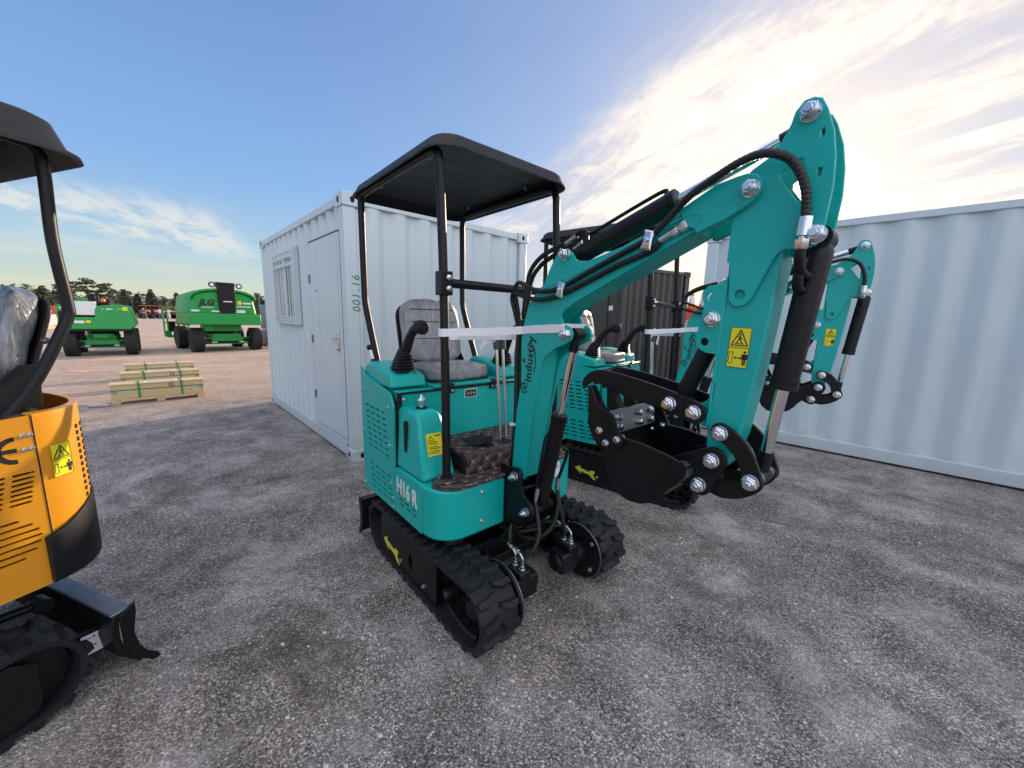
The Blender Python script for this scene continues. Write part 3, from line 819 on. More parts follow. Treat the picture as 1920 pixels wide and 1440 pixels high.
# ------------------------------------------------------------------ excavator parts
def track_path(xr, xf_, zr, rr, rf, zf, n=18):
    """closed belt loop around rear idler and front sprocket (local xz)"""
    P = []
    for i in range(n+1): a = R(90+180*i/n); P.append((xr+rr*math.cos(a), zr+rr*math.sin(a)))
    k = 14
    for i in range(1, k): t = i/k; P.append((xr+(xf_-xr)*t, zr-rr+(zf-rf-zr+rr)*t))
    for i in range(n+1): a = R(-90+180*i/n); P.append((xf_+rf*math.cos(a), zf+rf*math.sin(a)))
    for i in range(1, k): t = i/k; P.append((xf_+(xr-xf_)*t, zf+rf+(zr+rr-zf-rf)*t - .010*math.sin(math.pi*t)))
    return P


def resample(P, n):
    P = P+[P[0]]; L = [0]
    for a, b in zip(P[:-1], P[1:]): L.append(L[-1]+math.dist(a, b))
    out = []; j = 0
    for i in range(n):
        s = L[-1]*i/n
        while L[j+1] < s: j += 1
        t = (s-L[j])/(L[j+1]-L[j]); a, b = P[j], P[j+1]
        d = ((b[0]-a[0])/math.dist(a, b), (b[1]-a[1])/math.dist(a, b))
        out.append((a[0]+(b[0]-a[0])*t, a[1]+(b[1]-a[1])*t, d[0], d[1]))
    return out


def track_assembly(root, yo, yi, xr=-.465, xf_=.445, r=.123, sprocket_front=True):
    """rubber crawler between yo (outer) and yi (inner); yo/yi signed"""
    s = 1 if yo > 0 else -1
    yc = (yo+yi)/2; W = abs(yo-yi); zc = .166
    P = resample(track_path(xr, xf_, zc, r, r+.004, zc+.004), 132)
    bm = MB(); bt = .019
    rings = []
    for x, z, dx, dz in P:
        nx, nz = dz, -dx                              # outward normal (loop runs counter-clockwise seen from -y)
        rings.append([(x, yc-W/2, z), (x+nx*bt, yc-W/2, z+nz*bt), (x+nx*(bt+.003), yc-W/2+.012, z+nz*(bt+.003)), (x+nx*(bt+.003), yc+W/2-.012, z+nz*(bt+.003)), (x+nx*bt, yc+W/2, z+nz*bt), (x, yc+W/2, z)])
    V = [[bm.bm.verts.new(p) for p in rg] for rg in rings]
    n = len(V)
    for i in range(n):
        a, b = V[i], V[(i+1) % n]
        for k in range(6): bm._face((a[k], a[(k+1) % 6], b[(k+1) % 6], b[k]))
    Q = resample(track_path(xr, xf_, zc, r, r+.004, zc+.004), 36*2)
    rnd = random.Random(5)
    for i, (x, z, dx, dz) in enumerate(Q):
        nx, nz = dz, -dx; side = 1 if i % 2 else -1
        h = .021
        def pt(u, v, w): return (x+dx*u+nx*(bt+w), yc+side*v, z+dz*u+nz*(bt+w))
        # chevron lug: block from edge to centre, stepped towards the middle
        a0, a1, a2 = .004, W*.24, W*.5-.001
        lo = [pt(-.019, a2, 0), pt(.015, a2, 0), pt(.017, a1, 0), pt(.029, a0, 0), pt(.002, a0, 0), pt(-.021, a1, 0)]
        hi = [pt(-.013, a2-.003, h), pt(.010, a2-.003, h), pt(.012, a1, h), pt(.023, a0+.004, h), pt(.006, a0+.004, h), pt(-.015, a1, h)]
        bm.loops([lo, hi], False, True)
    # inner drive lugs
    for i, (x, z, dx, dz) in enumerate(Q[::2]):
        nx, nz = dz, -dx
        for v in (-.022, .022):
            c = Vector((x-nx*.010, yc+v, z-nz*.010))
            bm.box(c, (.030, .014, .022), Matrix(((dx, 0, nx), (0, 1, 0), (dz, 0, nz))))
    obj('rubber_track', bm, 'rubber', root, angle=25)
    # guard plate with a hole
    yp = yo-s*.014
    fr = obj('track_frame', MB().holed([(-.44, .062), (-.40, .048), (.20, .050), (.20, .272), (-.40, .272), (-.455, .235), (-.455, .10)],
             [[(-.07+.020*math.cos(a)*1.0, .135+.048*math.sin(a)) for a in [R(20*i) for i in range(18)]]], yp, yp-s*.012), 'black', root, bevel=.002)
    obj('frame_core', MB().box((-.12, yc-s*.02, .155), (.56, .06, .16)), 'dark', root)
    rl = MB()
    for xx in (-.24, -.02, .20):
        rl.lathe([(-.05, .030), (-.03, .042), (.03, .042), (.05, .030)], (xx, yc, zc-r+.046), (0, 1, 0), 16)
    obj('track_roller', rl, 'black', root)
    bb = MB()
    for xx, zz in ((-.19, .085), (.08, .085)): bb.cap((xx, yp, zz), (0, s, 0), .009, .009)
    obj('frame_bolt', bb, 'zinc', fr)
    # rear idler
    idl = MB(); idl.lathe([(-.045, .05), (-.04, r-.008), (-.012, r-.006), (-.01, r+.004), (.01, r+.004), (.012, r-.006), (.04, r-.008), (.045, .05)], (xr, yc, zc), (0, 1, 0), 28)
    obj('idler_wheel', idl, 'black', root)
    # spoked sprocket
    sp = MB()
    for k in range(11):
        a = R(k*360/11); c = Vector((xf_+math.cos(a)*(r-.010), yc, zc+.004+math.sin(a)*(r-.010)))
        sp.box(c, (.026, .030, .026), Matrix.Rotation(-a, 3, 'Y'))
    ring_o = circ(xf_, zc+.004, r-.020, 40); holes = []
    for k in range(6):
        a = 60*k
        holes.append(circ(xf_+.066*math.cos(R(a)), zc+.004+.066*math.sin(R(a)), .022, 10))
    sp.holed(ring_o, holes, yc-.010, yc+.010)
    sp.cyl((xf_, yc-.05, zc+.004), (xf_, yc+.05, zc+.004), .040)
    obj('drive_sprocket', sp, 'black', root, angle=30)
    obj('sprocket_mud', MB().tube([(xf_-.25, yc+s*.03, .052), (xf_-.12, yc+s*.045, .050), (xf_-.02, yc+s*.05, .048), (xf_+.04, yc+s*.045, .055)], .012, 7, 4), 'rubber', root)
    return fr


def drive_motor(root, x, y0, s):
    """hydraulic travel motor on the inner side; s = +1 when inner side points to +y"""
    z = .172
    d = obj('motor_flange', MB().lathe([(0, .152), (.012, .152), (.014, .145), (.014, .10)], (x, y0, z), (0, s, 0), 40), 'black', root, angle=30)
    obj('flange_rim', MB().lathe([(.013, .1535), (.017, .1535), (.017, .149), (.013, .149)], (x, y0, z), (0, s, 0), 40), 'steel', d)
    m = MB(); m.cyl((x, y0+s*.012, z), (x, y0+s*.075, z), .062, .055, 24); m.box((x, y0+s*.135, z), (.105, .125, .108)); m.box((x+.004, y0+s*.115, z+.065), (.10, .07, .05)); m.cyl((x, y0+s*.19, z), (x, y0+s*.215, z), .05, .043, 20)
    mo = obj('drive_motor', m, 'black', root, bevel=.010)
    b = MB()
    for a in (40, 140, 220, 320): b.cap((x+.115*math.cos(R(a)), y0+s*.014, z+.115*math.sin(R(a))), (0, s, 0), .010, .010)
    obj('flange_bolt', b, 'zinc', d)
    for dx, dy in ((-.024, .0), (.026, .0)):
        f = MB(); px, py = x+dx, y0+s*.115
        f.lathe([(0, .017), (.006, .017), (.006, .013), (.020, .013), (.020, .009), (.036, .008)], (px, py, z+.089), (0, 0, 1), 14)
        f.tube([(px, py, z+.120), (px, py, z+.142), (px-.012, py, z+.158), (px-.034, py+.004, z+.163)], .0062, 8, 5)
        f.cyl((px-.034, py+.004, z+.163), (px-.066, py+.012, z+.160), .0105, seg=12)
        obj('hose_fitting', f, 'zinc', mo)
        obj('motor_hose', MB().tube([(px-.064, py+.011, z+.160), (px-.11, py+s*.03, z+.150), (px-.19, py+s*.05, z+.105), (px-.28, s*.02, z+.10), (px-.36, 0, z+.16)], .0100, 10, 6, .05), 'hose', root)


def grid_slots(x0, x1, n, z, dz, rows, gap=.012, sx=0.0, sl=0.0, hw=.0058):
    """rounded slot outlines for holed plates"""
    H = []; w = (x1-x0-(n-1)*gap)/n
    for r in range(rows):
        for i in range(n):
            a = x0+i*(w+gap)+sx*r; b = a+w; zz = z-r*dz
            H.append([(a+hw, zz-hw), (b-hw, zz-hw+sl), (b, zz+sl), (b-hw, zz+hw+sl), (a+hw, zz+hw), (a, zz)])
    return H


def boom_line(name, parent, pts, r=.0098, m='hose', ridge=0.0, seg=10):
    return obj(name, MB().tube([Vector(p) for p in pts], r, seg, 7, ridge), m, parent)

# ------------------------------------------------------------------ the teal excavator
PIN = dict(pivot=(.315, .654), cyl=(.404, .498), bct=(.583, 1.366), acb=(.560, 1.686), be=(1.231, 1.787), tip=(1.340, 1.944),
           low=(1.218, 1.011), lk=(1.226, 1.096), cep=(1.323, .972), bp2=(1.188, .923), bct2=(1.387, 1.650), th=(1.140, 1.143),
           ths=(1.058, 1.157), ear=(1.158, 1.436))


def hyd_cylinder(name, root, p0, p1, frac, rb, rr, y=0.0, endr=.028):
    """barrel from p0, rod to p1 (xz pins)"""
    a = Vector((p0[0], y, p0[1])); b = Vector((p1[0], y, p1[1])); d = (b-a); L = d.length; d.normalize()
    m = MB(); m.cyl(a-Vector((0, .032, 0)), a+Vector((0, .032, 0)), endr, seg=20)
    L1 = L*frac
    m.lathe([(.015, rb*.7), (.030, rb*.97), (.045, rb), (L1-.035, rb), (L1-.034, rb*1.06), (L1-.022, rb*1.06), (L1-.021, rb), (L1-.019, rb), (L1-.018, rb*1.06), (L1-.004, rb*1.06), (L1, rb*.9), (L1, rr*1.05)], a, d, 28)
    body = obj(name, m, 'black', root, angle=30)
    r = MB(); r.cyl(a+d*(L1-.02), a+d*(L-.075), rr, seg=22)
    rod = obj('cylinder_rod', r, 'chrome', body)
    e = MB(); e.cyl(a+d*(L-.080), a+d*(L-.012), rr*1.22, seg=18); e.cyl(b-Vector((0, .030, 0)), b+Vector((0, .030, 0)), endr*.9, seg=20)
    obj('rod_eye', e, 'black', body, angle=30)
    return body, a, d, L1


def rounded_link(pts, rads, n=7):
    """convex hull outline of circles along pts"""
    P = []
    for (x, z), r in zip(pts, rads): P += circ(x, z, r, 24)
    P = sorted(set((round(a, 5), round(b, 5)) for a, b in P))
    def half(Q):
        H = []
        for p in Q:
            while len(H) > 1 and (H[-1][0]-H[-2][0])*(p[1]-H[-2][1])-(H[-1][1]-H[-2][1])*(p[0]-H[-2][0]) <= 0: H.pop()
            H.append(p)
        return H
    a = half(P); b = half(reversed(P))
    return a[:-1]+b[:-1]


def spl(P, n=4):
    Q = [Vector((a, b, 0)) for a, b in P]
    return [(v.x, v.y) for v in catmull(Q, n)]


def make_seat(root, x0, x1, y0, y1, zs, zb, wrapm='wrap', recl=.09, plate=True):
    """wrapped operator seat: cushion, backrest and side brackets. x1 = front edge"""
    rnd = random.Random(11)
    def pillow(c, d, n, amp, seed, taper=0.0):
        mb = MB(); bm = mb.bm
        bmesh.ops.create_cube(bm, size=2.0)
        bmesh.ops.subdivide_edges(bm, edges=bm.edges[:], cuts=n, use_grid_fill=True)
        for v in bm.verts:
            p = v.co.copy(); e = 5.0
            k = (abs(p.x)**e+abs(p.y)**e+abs(p.z)**e)**(1/e)
            p /= k
            q = Vector((p.x*d[0]/2, p.y*d[1]/2, p.z*d[2]/2))
            q.y *= 1-taper*(p.z*.5+.5)
            nz = mnoise.fractal(q*9+Vector((seed, 0, 0)), 1.0, 2.0, 4)
            rg = abs(mnoise.noise(Vector((q.x*14, q.y*26, q.z*8))+Vector((seed, 3, 1))))
            q += p.normalized()*(amp*nz+amp*.9*rg)
            v.co = Vector(c)+q
        return mb
    cx = (x0+x1)/2; cy = (y0+y1)/2; W = y1-y0; D = x1-x0
    se = obj('seat_pan', MB().box((cx, cy, zs-.065), (D*.92, W*.92, .05)), 'blackmatte', root, bevel=.012)
    cu = pillow((cx, cy, zs-.012), (D, W, .095), 14, .006, 2.0)
    obj('seat_cushion', cu, wrapm, root, angle=60)
    bk = pillow((0, 0, 0), (.10, W*.98, zb-zs), 16, .006, 7.0, .06)
    t = math.atan2(recl, zb-zs)
    m = Matrix.Translation((x0+.02-recl*.5, cy, (zs+zb)/2+.02)) @ Matrix.Rotation(-t, 4, 'Y')
    br = obj('backrest', xf(bk, m), wrapm, root, angle=60)
    seams = MB()
    for zz in (-.06, .05, .13): seams.box((.0530, 0, zz), (.004, W*.74, .0035))
    obj('backrest_seam', xf(seams, m), 'dark', br)
    if plate:
        sh = MB().prism(rrect(-W*.50, W*.50, -(zb-zs)*.56, (zb-zs)*.46, .09, 6), -.062, -.048, 'x')
        obj('backrest_shell', xf(sh, m), 'blackmatte', br, bevel=.004)
        k = MB()
        for s in (-1, 1): k.prism([(x0-.06, zs-.06), (x0+.10, zs-.06), (x0+.08, zs-.0), (x0-.02, zs+.10), (x0-.07, zs+.10)], cy+s*W*.49, cy+s*(W*.49+.012))
        obj('seat_bracket', k, 'blackmatte', root, bevel=.003)


def joystick(root, x, y, z, lean=(0.11, .02), tagged=False):
    b = MB(); n = 7; rings = []
    for i in range(n*2+1):
        t = i/(n*2); w = (.062-.030*t)*(1.0 if i % 2 == 0 else .86)
        c = Vector((x+lean[0]*.25*t*t, y+lean[1]*.25*t*t, z+.120*t))
        rings.append([c+Vector((u, v, 0)) for u, v in rrect(-w, w, -w, w, w*.35, 3)])
    b.loops(rings)
    g = obj('joystick_boot', b, 'blackmatte', root, angle=25)
    p = [Vector((x+lean[0]*.25, y+lean[1]*.25, z+.10)), Vector((x+lean[0]*.55, y+lean[1]*.5, z+.155)), Vector((x+lean[0]*.95, y+lean[1]*.8, z+.215)), Vector((x+lean[0]*1.5, y+lean[1]*1.1, z+.245)), Vector((x+lean[0]*2.0, y+lean[1]*1.3, z+.243))]
    P = catmull(p, 6); rings = []; xx = None
    for i, c in enumerate(P):
        t = i/(len(P)-1); r = .0280+.003*math.sin(t*9)+(.006 if t > .72 else 0)
        if t > .97: r *= .8
        d = (P[min(i+1, len(P)-1)]-P[max(i-1, 0)]).normalized(); yy = Vector((0, 1, 0)); zz = d.cross(yy).normalized()
        rings.append([c+yy*r*.9*math.cos(2*math.pi*k/14)+zz*r*math.sin(2*math.pi*k/14) for k in range(14)])
    h = obj('joystick_grip', MB().loops(rings), 'blackmatte', g, angle=40)
    sc = MB()
    for q in (.5, .72): 
        c = P[int(q*(len(P)-1))]; sc.cyl(c-Vector((0, .020, 0)), c-Vector((0, .0225, 0)), .003, seg=8)
    obj('grip_screw', sc, 'zinc', h)
    obj('boot_collar', MB().lathe([(0, .033), (.012, .036), (.024, .033), (.03, .027)], (x+lean[0]*.22, y+lean[1]*.22, z+.090), (lean[0], lean[1], .22), 18), 'blackmatte', g, angle=40)


def make_excavator(loc, rz, label):
    root = thing('mini_excavator', label, 'mini excavator', loc, rz, 'teal mini excavators')
    # ---------------- undercarriage
    for s in (-1, 1):
        fr = track_assembly(root, s*.492, s*.300)
        if s == -1:
            yy = -.4792
            A = [(-.408+a*.985-b_*.17, .125-a*.17+b_*.985) for a, b_ in ((0, 0), (.062, .040), (.054, .015), (.145, .015), (.172, .038), (.208, .038), (.184, 0), (.208, -.038), (.172, -.038), (.145, -.015), (.054, -.015), (.062, -.040))]
            obj('direction_arrow', MB().prism(A, yy, yy-.001), 'arrow', fr, smooth=False)
        drive_motor(root, .445, s*.288, -s)
    u = MB()
    u.box((-.06, 0, .215), (.46, .50, .07)); u.box((-.06, 0, .27), (.30, .34, .06))
    for xx in (.20, -.30): u.box((xx, 0, .165), (.07, .60, .05))
    for s in (-1, 1):
        u.prism([(.10, .25), (.24, .19), (.24, .15), (.02, .15), (.02, .25)], s*.16, s*.175)
        u.prism([(.10, .26), (.22, .165), (.22, .14), (.02, .15)], s*.27, s*.285)
    obj('undercarriage_frame', u, 'black', root, bevel=.004)
    obj('slew_ring', MB().lathe([(0, .20), (.05, .20), (.055, .185), (.09, .185)], (-.08, 0, .285), (0, 0, 1), 36), 'black', root)
    # ---------------- dozer blade at the rear
    b = MB()
    face = [(-.735, .030), (-.720, .030), (-.690, .09), (-.690, .17), (-.712, .245), (-.730, .245), (-.706, .17), (-.706, .09)]
    b.prism(face, -.50, .50)
    for s in (-1, 1): b.prism([(-.755, .012), (-.725, .012), (-.690, .07), (-.672, .10), (-.672, .20), (-.700, .262), (-.735, .262), (-.712, .17), (-.715, .09)], s*.50, s*.512)
    b.box((-.715, 0, .250), (.050, 1.0, .014))
    bl = obj('dozer_blade', b, 'black', root, bevel=.003)
    a = MB()
    for s in (-1, 1): a.box((-.50, s*.17, .165), (.42, .05, .06), Matrix.Rotation(R(4), 3, 'Y'))
    obj('blade_arm', a, 'black', bl, bevel=.004)
    # ---------------- house
    z0 = .375
    low = [(-.213, -.484)] + [(.245-.145+.145*math.cos(R(t)), -.484+.145+.145*math.sin(R(t))) for t in range(-90, 1, 9)] + [(.245, -.098), (.205, -.098), (.205, .098), (.245, .098)] + [(.245-.145+.145*math.cos(R(t)), .484-.145+.145*math.sin(R(t))) for t in range(0, 91, 9)] + [(-.213, .484)]
    hl = obj('lower_housing', MB().prism(low, z0, .628, 'z'), 'teal', root, bevel=.012, angle=30)
    for s in (-1, 1):
        hol = grid_slots(-.180, .018, 3, .494, .025, 3, .014, .012, 0)
        sh = MB(); 
        sh.holed([(-.2115, z0+.004), (.085, z0+.004), (.085, .560), (.055, .624), (-.2115, .624)], hol, s*.4885, s*.4845) if s < 0 else None
        if s < 0:
            obj('vent_panel', sh, 'teal', root, angle=20)
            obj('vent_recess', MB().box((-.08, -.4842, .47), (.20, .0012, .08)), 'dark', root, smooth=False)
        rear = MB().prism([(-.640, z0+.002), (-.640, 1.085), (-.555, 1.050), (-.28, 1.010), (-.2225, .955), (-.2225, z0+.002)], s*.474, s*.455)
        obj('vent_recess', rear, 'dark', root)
        hol = grid_slots(-.605, -.315, 4, .900, .0335, 8, .020, .006, .0) + grid_slots(-.560, -.255, 4, .552, .0335, 5, .018, .006, .0)
        out = [(-.662, z0), (-.662, 1.118), (-.650, 1.118), (-.632, 1.095), (-.60, 1.078)] + [(-.555, 1.068), (-.29, 1.028), (-.262, 1.020), (-.243, 1.005), (-.232, .985), (-.2165, .955), (-.2165, z0)]
        sp = obj('side_panel', MB().holed(out, hol, s*.489, s*.476), 'teal', root, angle=20)
        bb = MB()
        for x, z in ((-.272, .945), (-.265, .735), (-.262, .520), (-.236, .445), (-.232, .395), (-.655, .985), (-.655, .730), (-.655, .395)): bb.cap((x, s*.489, z), (0, s, 0), .0075, .007)
        obj('panel_bolt', bb, 'zinc', sp)
    rb = MB().prism([(-.655, z0), (-.655, 1.030), (-.215, 1.030), (-.215, z0)], -.453, .453)
    obj('rear_housing', rb, 'teal', root, bevel=.006)
    obj('rear_edge', MB().box((-.661, 0, .75), (.012, .93, .70)), 'teal', root, bevel=.003)
    # seat box front and its trim
    obj('seat_box_seal', MB().box((-.2125, 0, 1.020), (.012, .93, .012)).box((-.2125, -.452, .98), (.012, .026, .08)).box((-.219, -.468, .86), (.008, .012, .16)), 'blackmatte', root, bevel=.002)
    obj('seat_box_lid', MB().box((-.40, 0, 1.040), (.40, .50, .016)), 'teal', root, bevel=.004)
    fb = MB()
    for y, z in ((-.425, .985), (-.190, 1.000), (-.17, .955)): fb.cap((-.2145, y, z), (1, 0, 0), .009, .008)
    obj('panel_bolt', fb, 'zinc', root)
    hg = MB()
    for y in (-.150, .170):
        hg.box((-.206, y, 1.015), (.014, .058, .045)); hg.box((-.212, y, 1.045), (.045, .05, .008))
    hgo = obj('lid_hinge', hg, 'black', root, bevel=.002)
    hb = MB()
    for y in (-.165, -.135, .155, .185): hb.cap((-.199, y, 1.008), (1, 0, 0), .0065, .006)
    obj('hinge_bolt', hb, 'zinc', hgo)
    st = obj('control_diagram', MB().box((-.2135, .002, .978), (.002, .088, .050)), 'decal', root, smooth=False)
    dg = MB().box((-.2120, .002, .978), (.002, .080, .042)); obj('diagram_field', dg, 'ink', st, smooth=False)
    dg = MB()
    for y in (-.020, .002, .024):
        dg.box((-.2108, y, .978), (.001, .002, .026)); dg.box((-.2108, y, .978), (.001, .018, .002))
    obj('diagram_lines', dg, 'decal', st, smooth=False)
    # side consoles carrying the joysticks
    for s in (-1, 1):
        P = [(-.640, 1.032), (-.640, 1.120), (-.585, 1.152), (-.500, 1.148), (-.285, 1.100), (-.262, 1.036)]
        m = MB(); yo, yi = s*.470, s*.262
        m.loops([[(x, yo, z) for x, z in P], [(x, yo-s*.012, z+.004) for x, z in P], [(x, yi+s*.02, z+.004) for x, z in P], [(x, yi, z-.004) for x, z in P]])
        obj('joystick_console', m, 'teal', root, bevel=.012)
        joystick(root, -.360, s*.360, 1.122, (.115, -s*.01))
    kb = MB(); kb.tube([(-.600, -.430, 1.125), (-.606, -.432, 1.16), (-.640, -.436, 1.23)], .0085, 10, 4)
    lv = obj('safety_lever', kb, 'decal', root)
    obj('lever_boot', MB().lathe([(0, .030), (.012, .030), (.022, .018), (.045, .016), (.050, .011)], (-.598, -.430, 1.118), (-.05, 0, 1), 16), 'blackmatte', lv)
    k = MB(); k.lathe([(-.02, .010), (-.012, .017), (.004, .018), (.012, .012)], (-.642, -.436, 1.235), (-.3, 0, 1), 14); k.cyl((-.660, -.436, 1.228), (-.622, -.436, 1.236), .010, seg=10)
    obj('lever_knob', k, 'blackmatte', lv)
    # right-hand tank console in front of the seat box
    def console(sy):
        f = [(-.213, .630), (-.213, .955), (-.035, .948), (-.005, .930), (.012, .885), (.078, .630)]
        m = MB(); yo, yi = sy*.476, sy*.285
        ins = [0, .004, .012, .012, .008, 0]
        m.loops([[(x, yo-sy*d, z) for (x, z), d in zip(f, (0, .018, .022, .020, .016, .002))], [(x, yi+sy*d, z) for (x, z), d in zip(f, (0, .030, .034, .034, .030, .0))]])
        return m
    co = obj('tank_console', console(-1), 'teal', root, bevel=.016, angle=40)
    obj('filler_opening', MB().lathe([(0, .032), (.0025, .032), (.0025, .028), (.0005, .027)], (-.125, -.370, .9525), (.03, 0, 1), 24).cyl((-.125, -.370, .950), (-.125, -.370, .9542), .0295, seg=24), 'dark', co)
    obj('filler_cap', MB().lathe([(0, .014), (.012, .014), (.013, .018), (.018, .0185), (.020, .016), (.026, .016), (.028, .021), (.034, .022), (.045, .022), (.050, .019), (.054, .012), (.060, .008), (.068, .0075), (.070, .005)], (-.125, -.370, .954), (0, 0, 1), 10), 'zinc', co, angle=30)
    obj('sight_slot', MB().prism([(-.118, .745), (-.104, .735), (-.096, .742), (-.092, .86), (-.100, .892), (-.110, .900), (-.120, .89)], -.4755, -.4605), 'dark', co, smooth=False)
    wm = frame((.0355, -.385, .800), (0, 1, 0), (-.25, 0, 1))
    yl = obj('warning_label', xf(flat([(-.044, -.055), (.044, -.055), (.044, .055), (-.044, .055)]), wm), 'sticker', co, smooth=False)
    wm2 = frame((.0372, -.385, .800), (0, 1, 0), (-.25, 0, 1))
    li = MB(); rnd = random.Random(4)
    for i, y in enumerate((.012, .003, -.012, -.021, -.034, -.043)): li.prism([(-.036, y), (-.036+rnd.uniform(.045, .07), y), (-.036+rnd.uniform(.045, .07), y+.003), (-.036, y+.003)], 0, .0006, 'z')
    li.prism([(.004, .040), (.036, .040), (.036, .045), (.004, .045)], 0, .0006, 'z')
    for sx in (-1, 1): li.prism([(sx*.0425, -.054), (sx*.0415, -.054), (sx*.0415, .054), (sx*.0425, .054)], 0, .0006, 'z')
    T = [(-.034, .022), (-.006, .022), (-.020, .047)]
    for i in range(3):
        a, b_ = Vector(T[i]), Vector(T[(i+1) % 3]); n = Vector((-(b_-a).y, (b_-a).x)).normalized()*.0012
        li.prism([tuple(a-n), tuple(b_-n), tuple(b_+n), tuple(a+n)], 0, .0006, 'z')
    li.prism([(-.0212, .029), (-.0188, .029), (-.0188, .040), (-.0212, .040)], 0, .0006, 'z')
    obj('label_print', xf(li, wm2), 'ink', yl, smooth=False)
    tm = text_mb('H16 R', .112, bold=.0028, spacing=.98); bmesh.ops.scale(tm.bm, vec=(.80, 1.08, 1), verts=tm.bm.verts[:])
    obj('model_number', xf(tm, frame((-.072, -.4897, .533), (1, 0, -.05), (.04, 0, 1))), 'decal', root, smooth=False)
    # footwell: quilted mats, step, pedal, travel levers
    q = MB().prism([(-.2, -.27), (.06, -.27), (.10, -.30), (.12, -.38), (.085, -.42)] + [(.245-.120+.125*math.cos(R(t)), -.34+.125*math.sin(R(t))) for t in range(-80, 6, 12)] + [(.252, -.10), (.19, -.085), (.19, .085), (.252, .10)] + [(.245-.120+.125*math.cos(R(t)), .34+.125*math.sin(R(t))) for t in range(-5, 81, 12)] + [(-.2, .42)], .629, .640, 'z')
    obj('floor_mat', q, 'quilt', root, bevel=.003)
    rim = MB()
    path = [(.13, -.455, .646), (.20, -.43, .646), (.248, -.36, .646), (.256, -.28, .646), (.256, -.11, .646)]
    rim.tube(path, .0065, 8, 6); rim.tube([(x, -y, z) for x, y, z in path], .0065, 8, 6)
    obj('mat_piping', rim, 'quilt', root)
    stp = MB().prism([(-.212, .640), (-.212, .742), (.112, .742), (.126, .736), (.132, .722), (.134, .640)], -.255, .44)
    obj('foot_step', stp, 'quilt', root, bevel=.004)
    obj('step_end', MB().prism([(-.20, .640), (-.20, .735), (.10, .735), (.125, .715), (.125, .640)], -.270, -.2555), 'blackmatte', root, bevel=.006)
    pd = MB().loops([[(-.010, -.20, .775), (.075, -.165, .757), (.085, -.065, .757), (-.010, -.055, .778)], [(-.010, -.20, .783), (.075, -.165, .765), (.085, -.065, .765), (-.010, -.055, .786)]])
    pd.loops([[(.060, -.12, .768), (.085, -.06, .765), (.083, -.06, .80), (.058, -.11, .792)], [(.056, -.12, .768), (.080, -.058, .765), (.078, -.058, .80), (.054, -.11, .792)]])
    pd.box((.035, -.10, .752), (.03, .05, .022))
    obj('foot_pedal', pd, 'blackmatte', root, bevel=.003)
    obj('pedal_opening', MB().prism(rrect(.02, .10, -.115, -.045, .01, 3), .7425, .7435, 'z').prism(rrect(.02, .11, .0, .085, .01, 3), .7425, .7435, 'z'), 'dark', root, smooth=False)
    for i, y in enumerate((.020, .064)):
        l = obj('travel_lever', MB().tube([(.055, y, .70), (.045, y-.004, .90), (.020, y-.014, 1.285)], .0085, 12, 4), 'chrome', root)
        h = MB(); h.cyl((.022, y-.013, 1.255), (.018, y-.015, 1.30), .0165, .018, 14)
        h.tube([(.018, y-.015, 1.30), (.014, y-.020, 1.330), (.010, y-.045, 1.350), (.006, y-.10, 1.352)] if i == 0 else [(.018, y-.015, 1.30), (.014, y-.010, 1.330), (.010, y+.015, 1.350), (.006, y+.07, 1.352)], .017, 12, 5)
        obj('lever_handle', h, 'grey', l, angle=50)
    make_seat(root, -.620, -.245, -.235, .190, 1.108, 1.515)
    # house front bolts and label
    fb = MB()
    for y in (-.245,):
        for z in (.585, .435): fb.cap((.2455, y, z), (1, 0, 0), .009, .008)
    fb.cap((.2455, .245, .585), (1, 0, 0), .009, .008)
    obj('panel_bolt', fb, 'zinc', root)
    lab = obj('lot_label', MB().box((.2465, .262, .575), (.0015, .10, .085)), 'paper', root, smooth=False)
    pm = text_mb('4. 64kg', .022, .0003, shear=.2); obj('label_writing', xf(pm, frame((.2476, .265, .595), (0, 1, 0), (0, 0, 1))), 'ink', lab, smooth=False)
    k = MB()
    for zz in (.562, .552, .543): k.box((.2475, .250, zz), (.0006, .05, .0025))
    obj('label_print', k, 'ink', lab, smooth=False)
    # ---------------- canopy and its posts
    def ring(x0, x1, y, r, z): return [(a, b_, z) for a, b_ in rrect(x0, x1, -y, y, r, 8)]
    X0, X1, Y = -.965, .160, .428
    cp = MB().loops([ring(X0+.055, X1-.055, Y-.055, .07, 2.188), ring(X0+.028, X1-.03, Y-.030, .095, 2.160), ring(X0+.010, X1-.010, Y-.010, .12, 2.137),
                     ring(X0, X1, Y, .13, 2.137), ring(X0+.003, X1-.003, Y-.003, .128, 2.146), ring(X0+.016, X1-.012, Y-.013, .118, 2.155), ring(X0+.034, X1-.027, Y-.030, .105, 2.190), ring(X0+.048, X1-.042, Y-.045, .095, 2.202), ring(X0+.10, X1-.09, Y-.09, .08, 2.208)])
    obj('canopy', cp, 'blackmatte', root, angle=50)
    fr = MB()
    for s in (-1, 1):
        y = s*.372
        fr.tube([(.125, y, .655), (.122, y, .90), (.105, y, 1.56), (.078, y, 2.02), (.070, y, 2.10), (.045, y, 2.138), (-.03, y, 2.150), (-.40, y, 2.154), (-.80, y, 2.150), (-.855, y, 2.138), (-.872, y, 2.10), (-.872, y, 2.02), (-.868, y, 1.60), (-.862, y, 1.51), (-.845, y, 1.46), (-.78, y, 1.32), (-.665, y, 1.085)], .0205, 16, 6)
    cf = obj('canopy_frame', fr, 'black', root)
    cl = MB()
    for s in (-1, 1): cl.box((.1075, s*.372, 1.572), (.056, .060, .105))
    obj('post_clamp', cl, 'black', cf, bevel=.004)
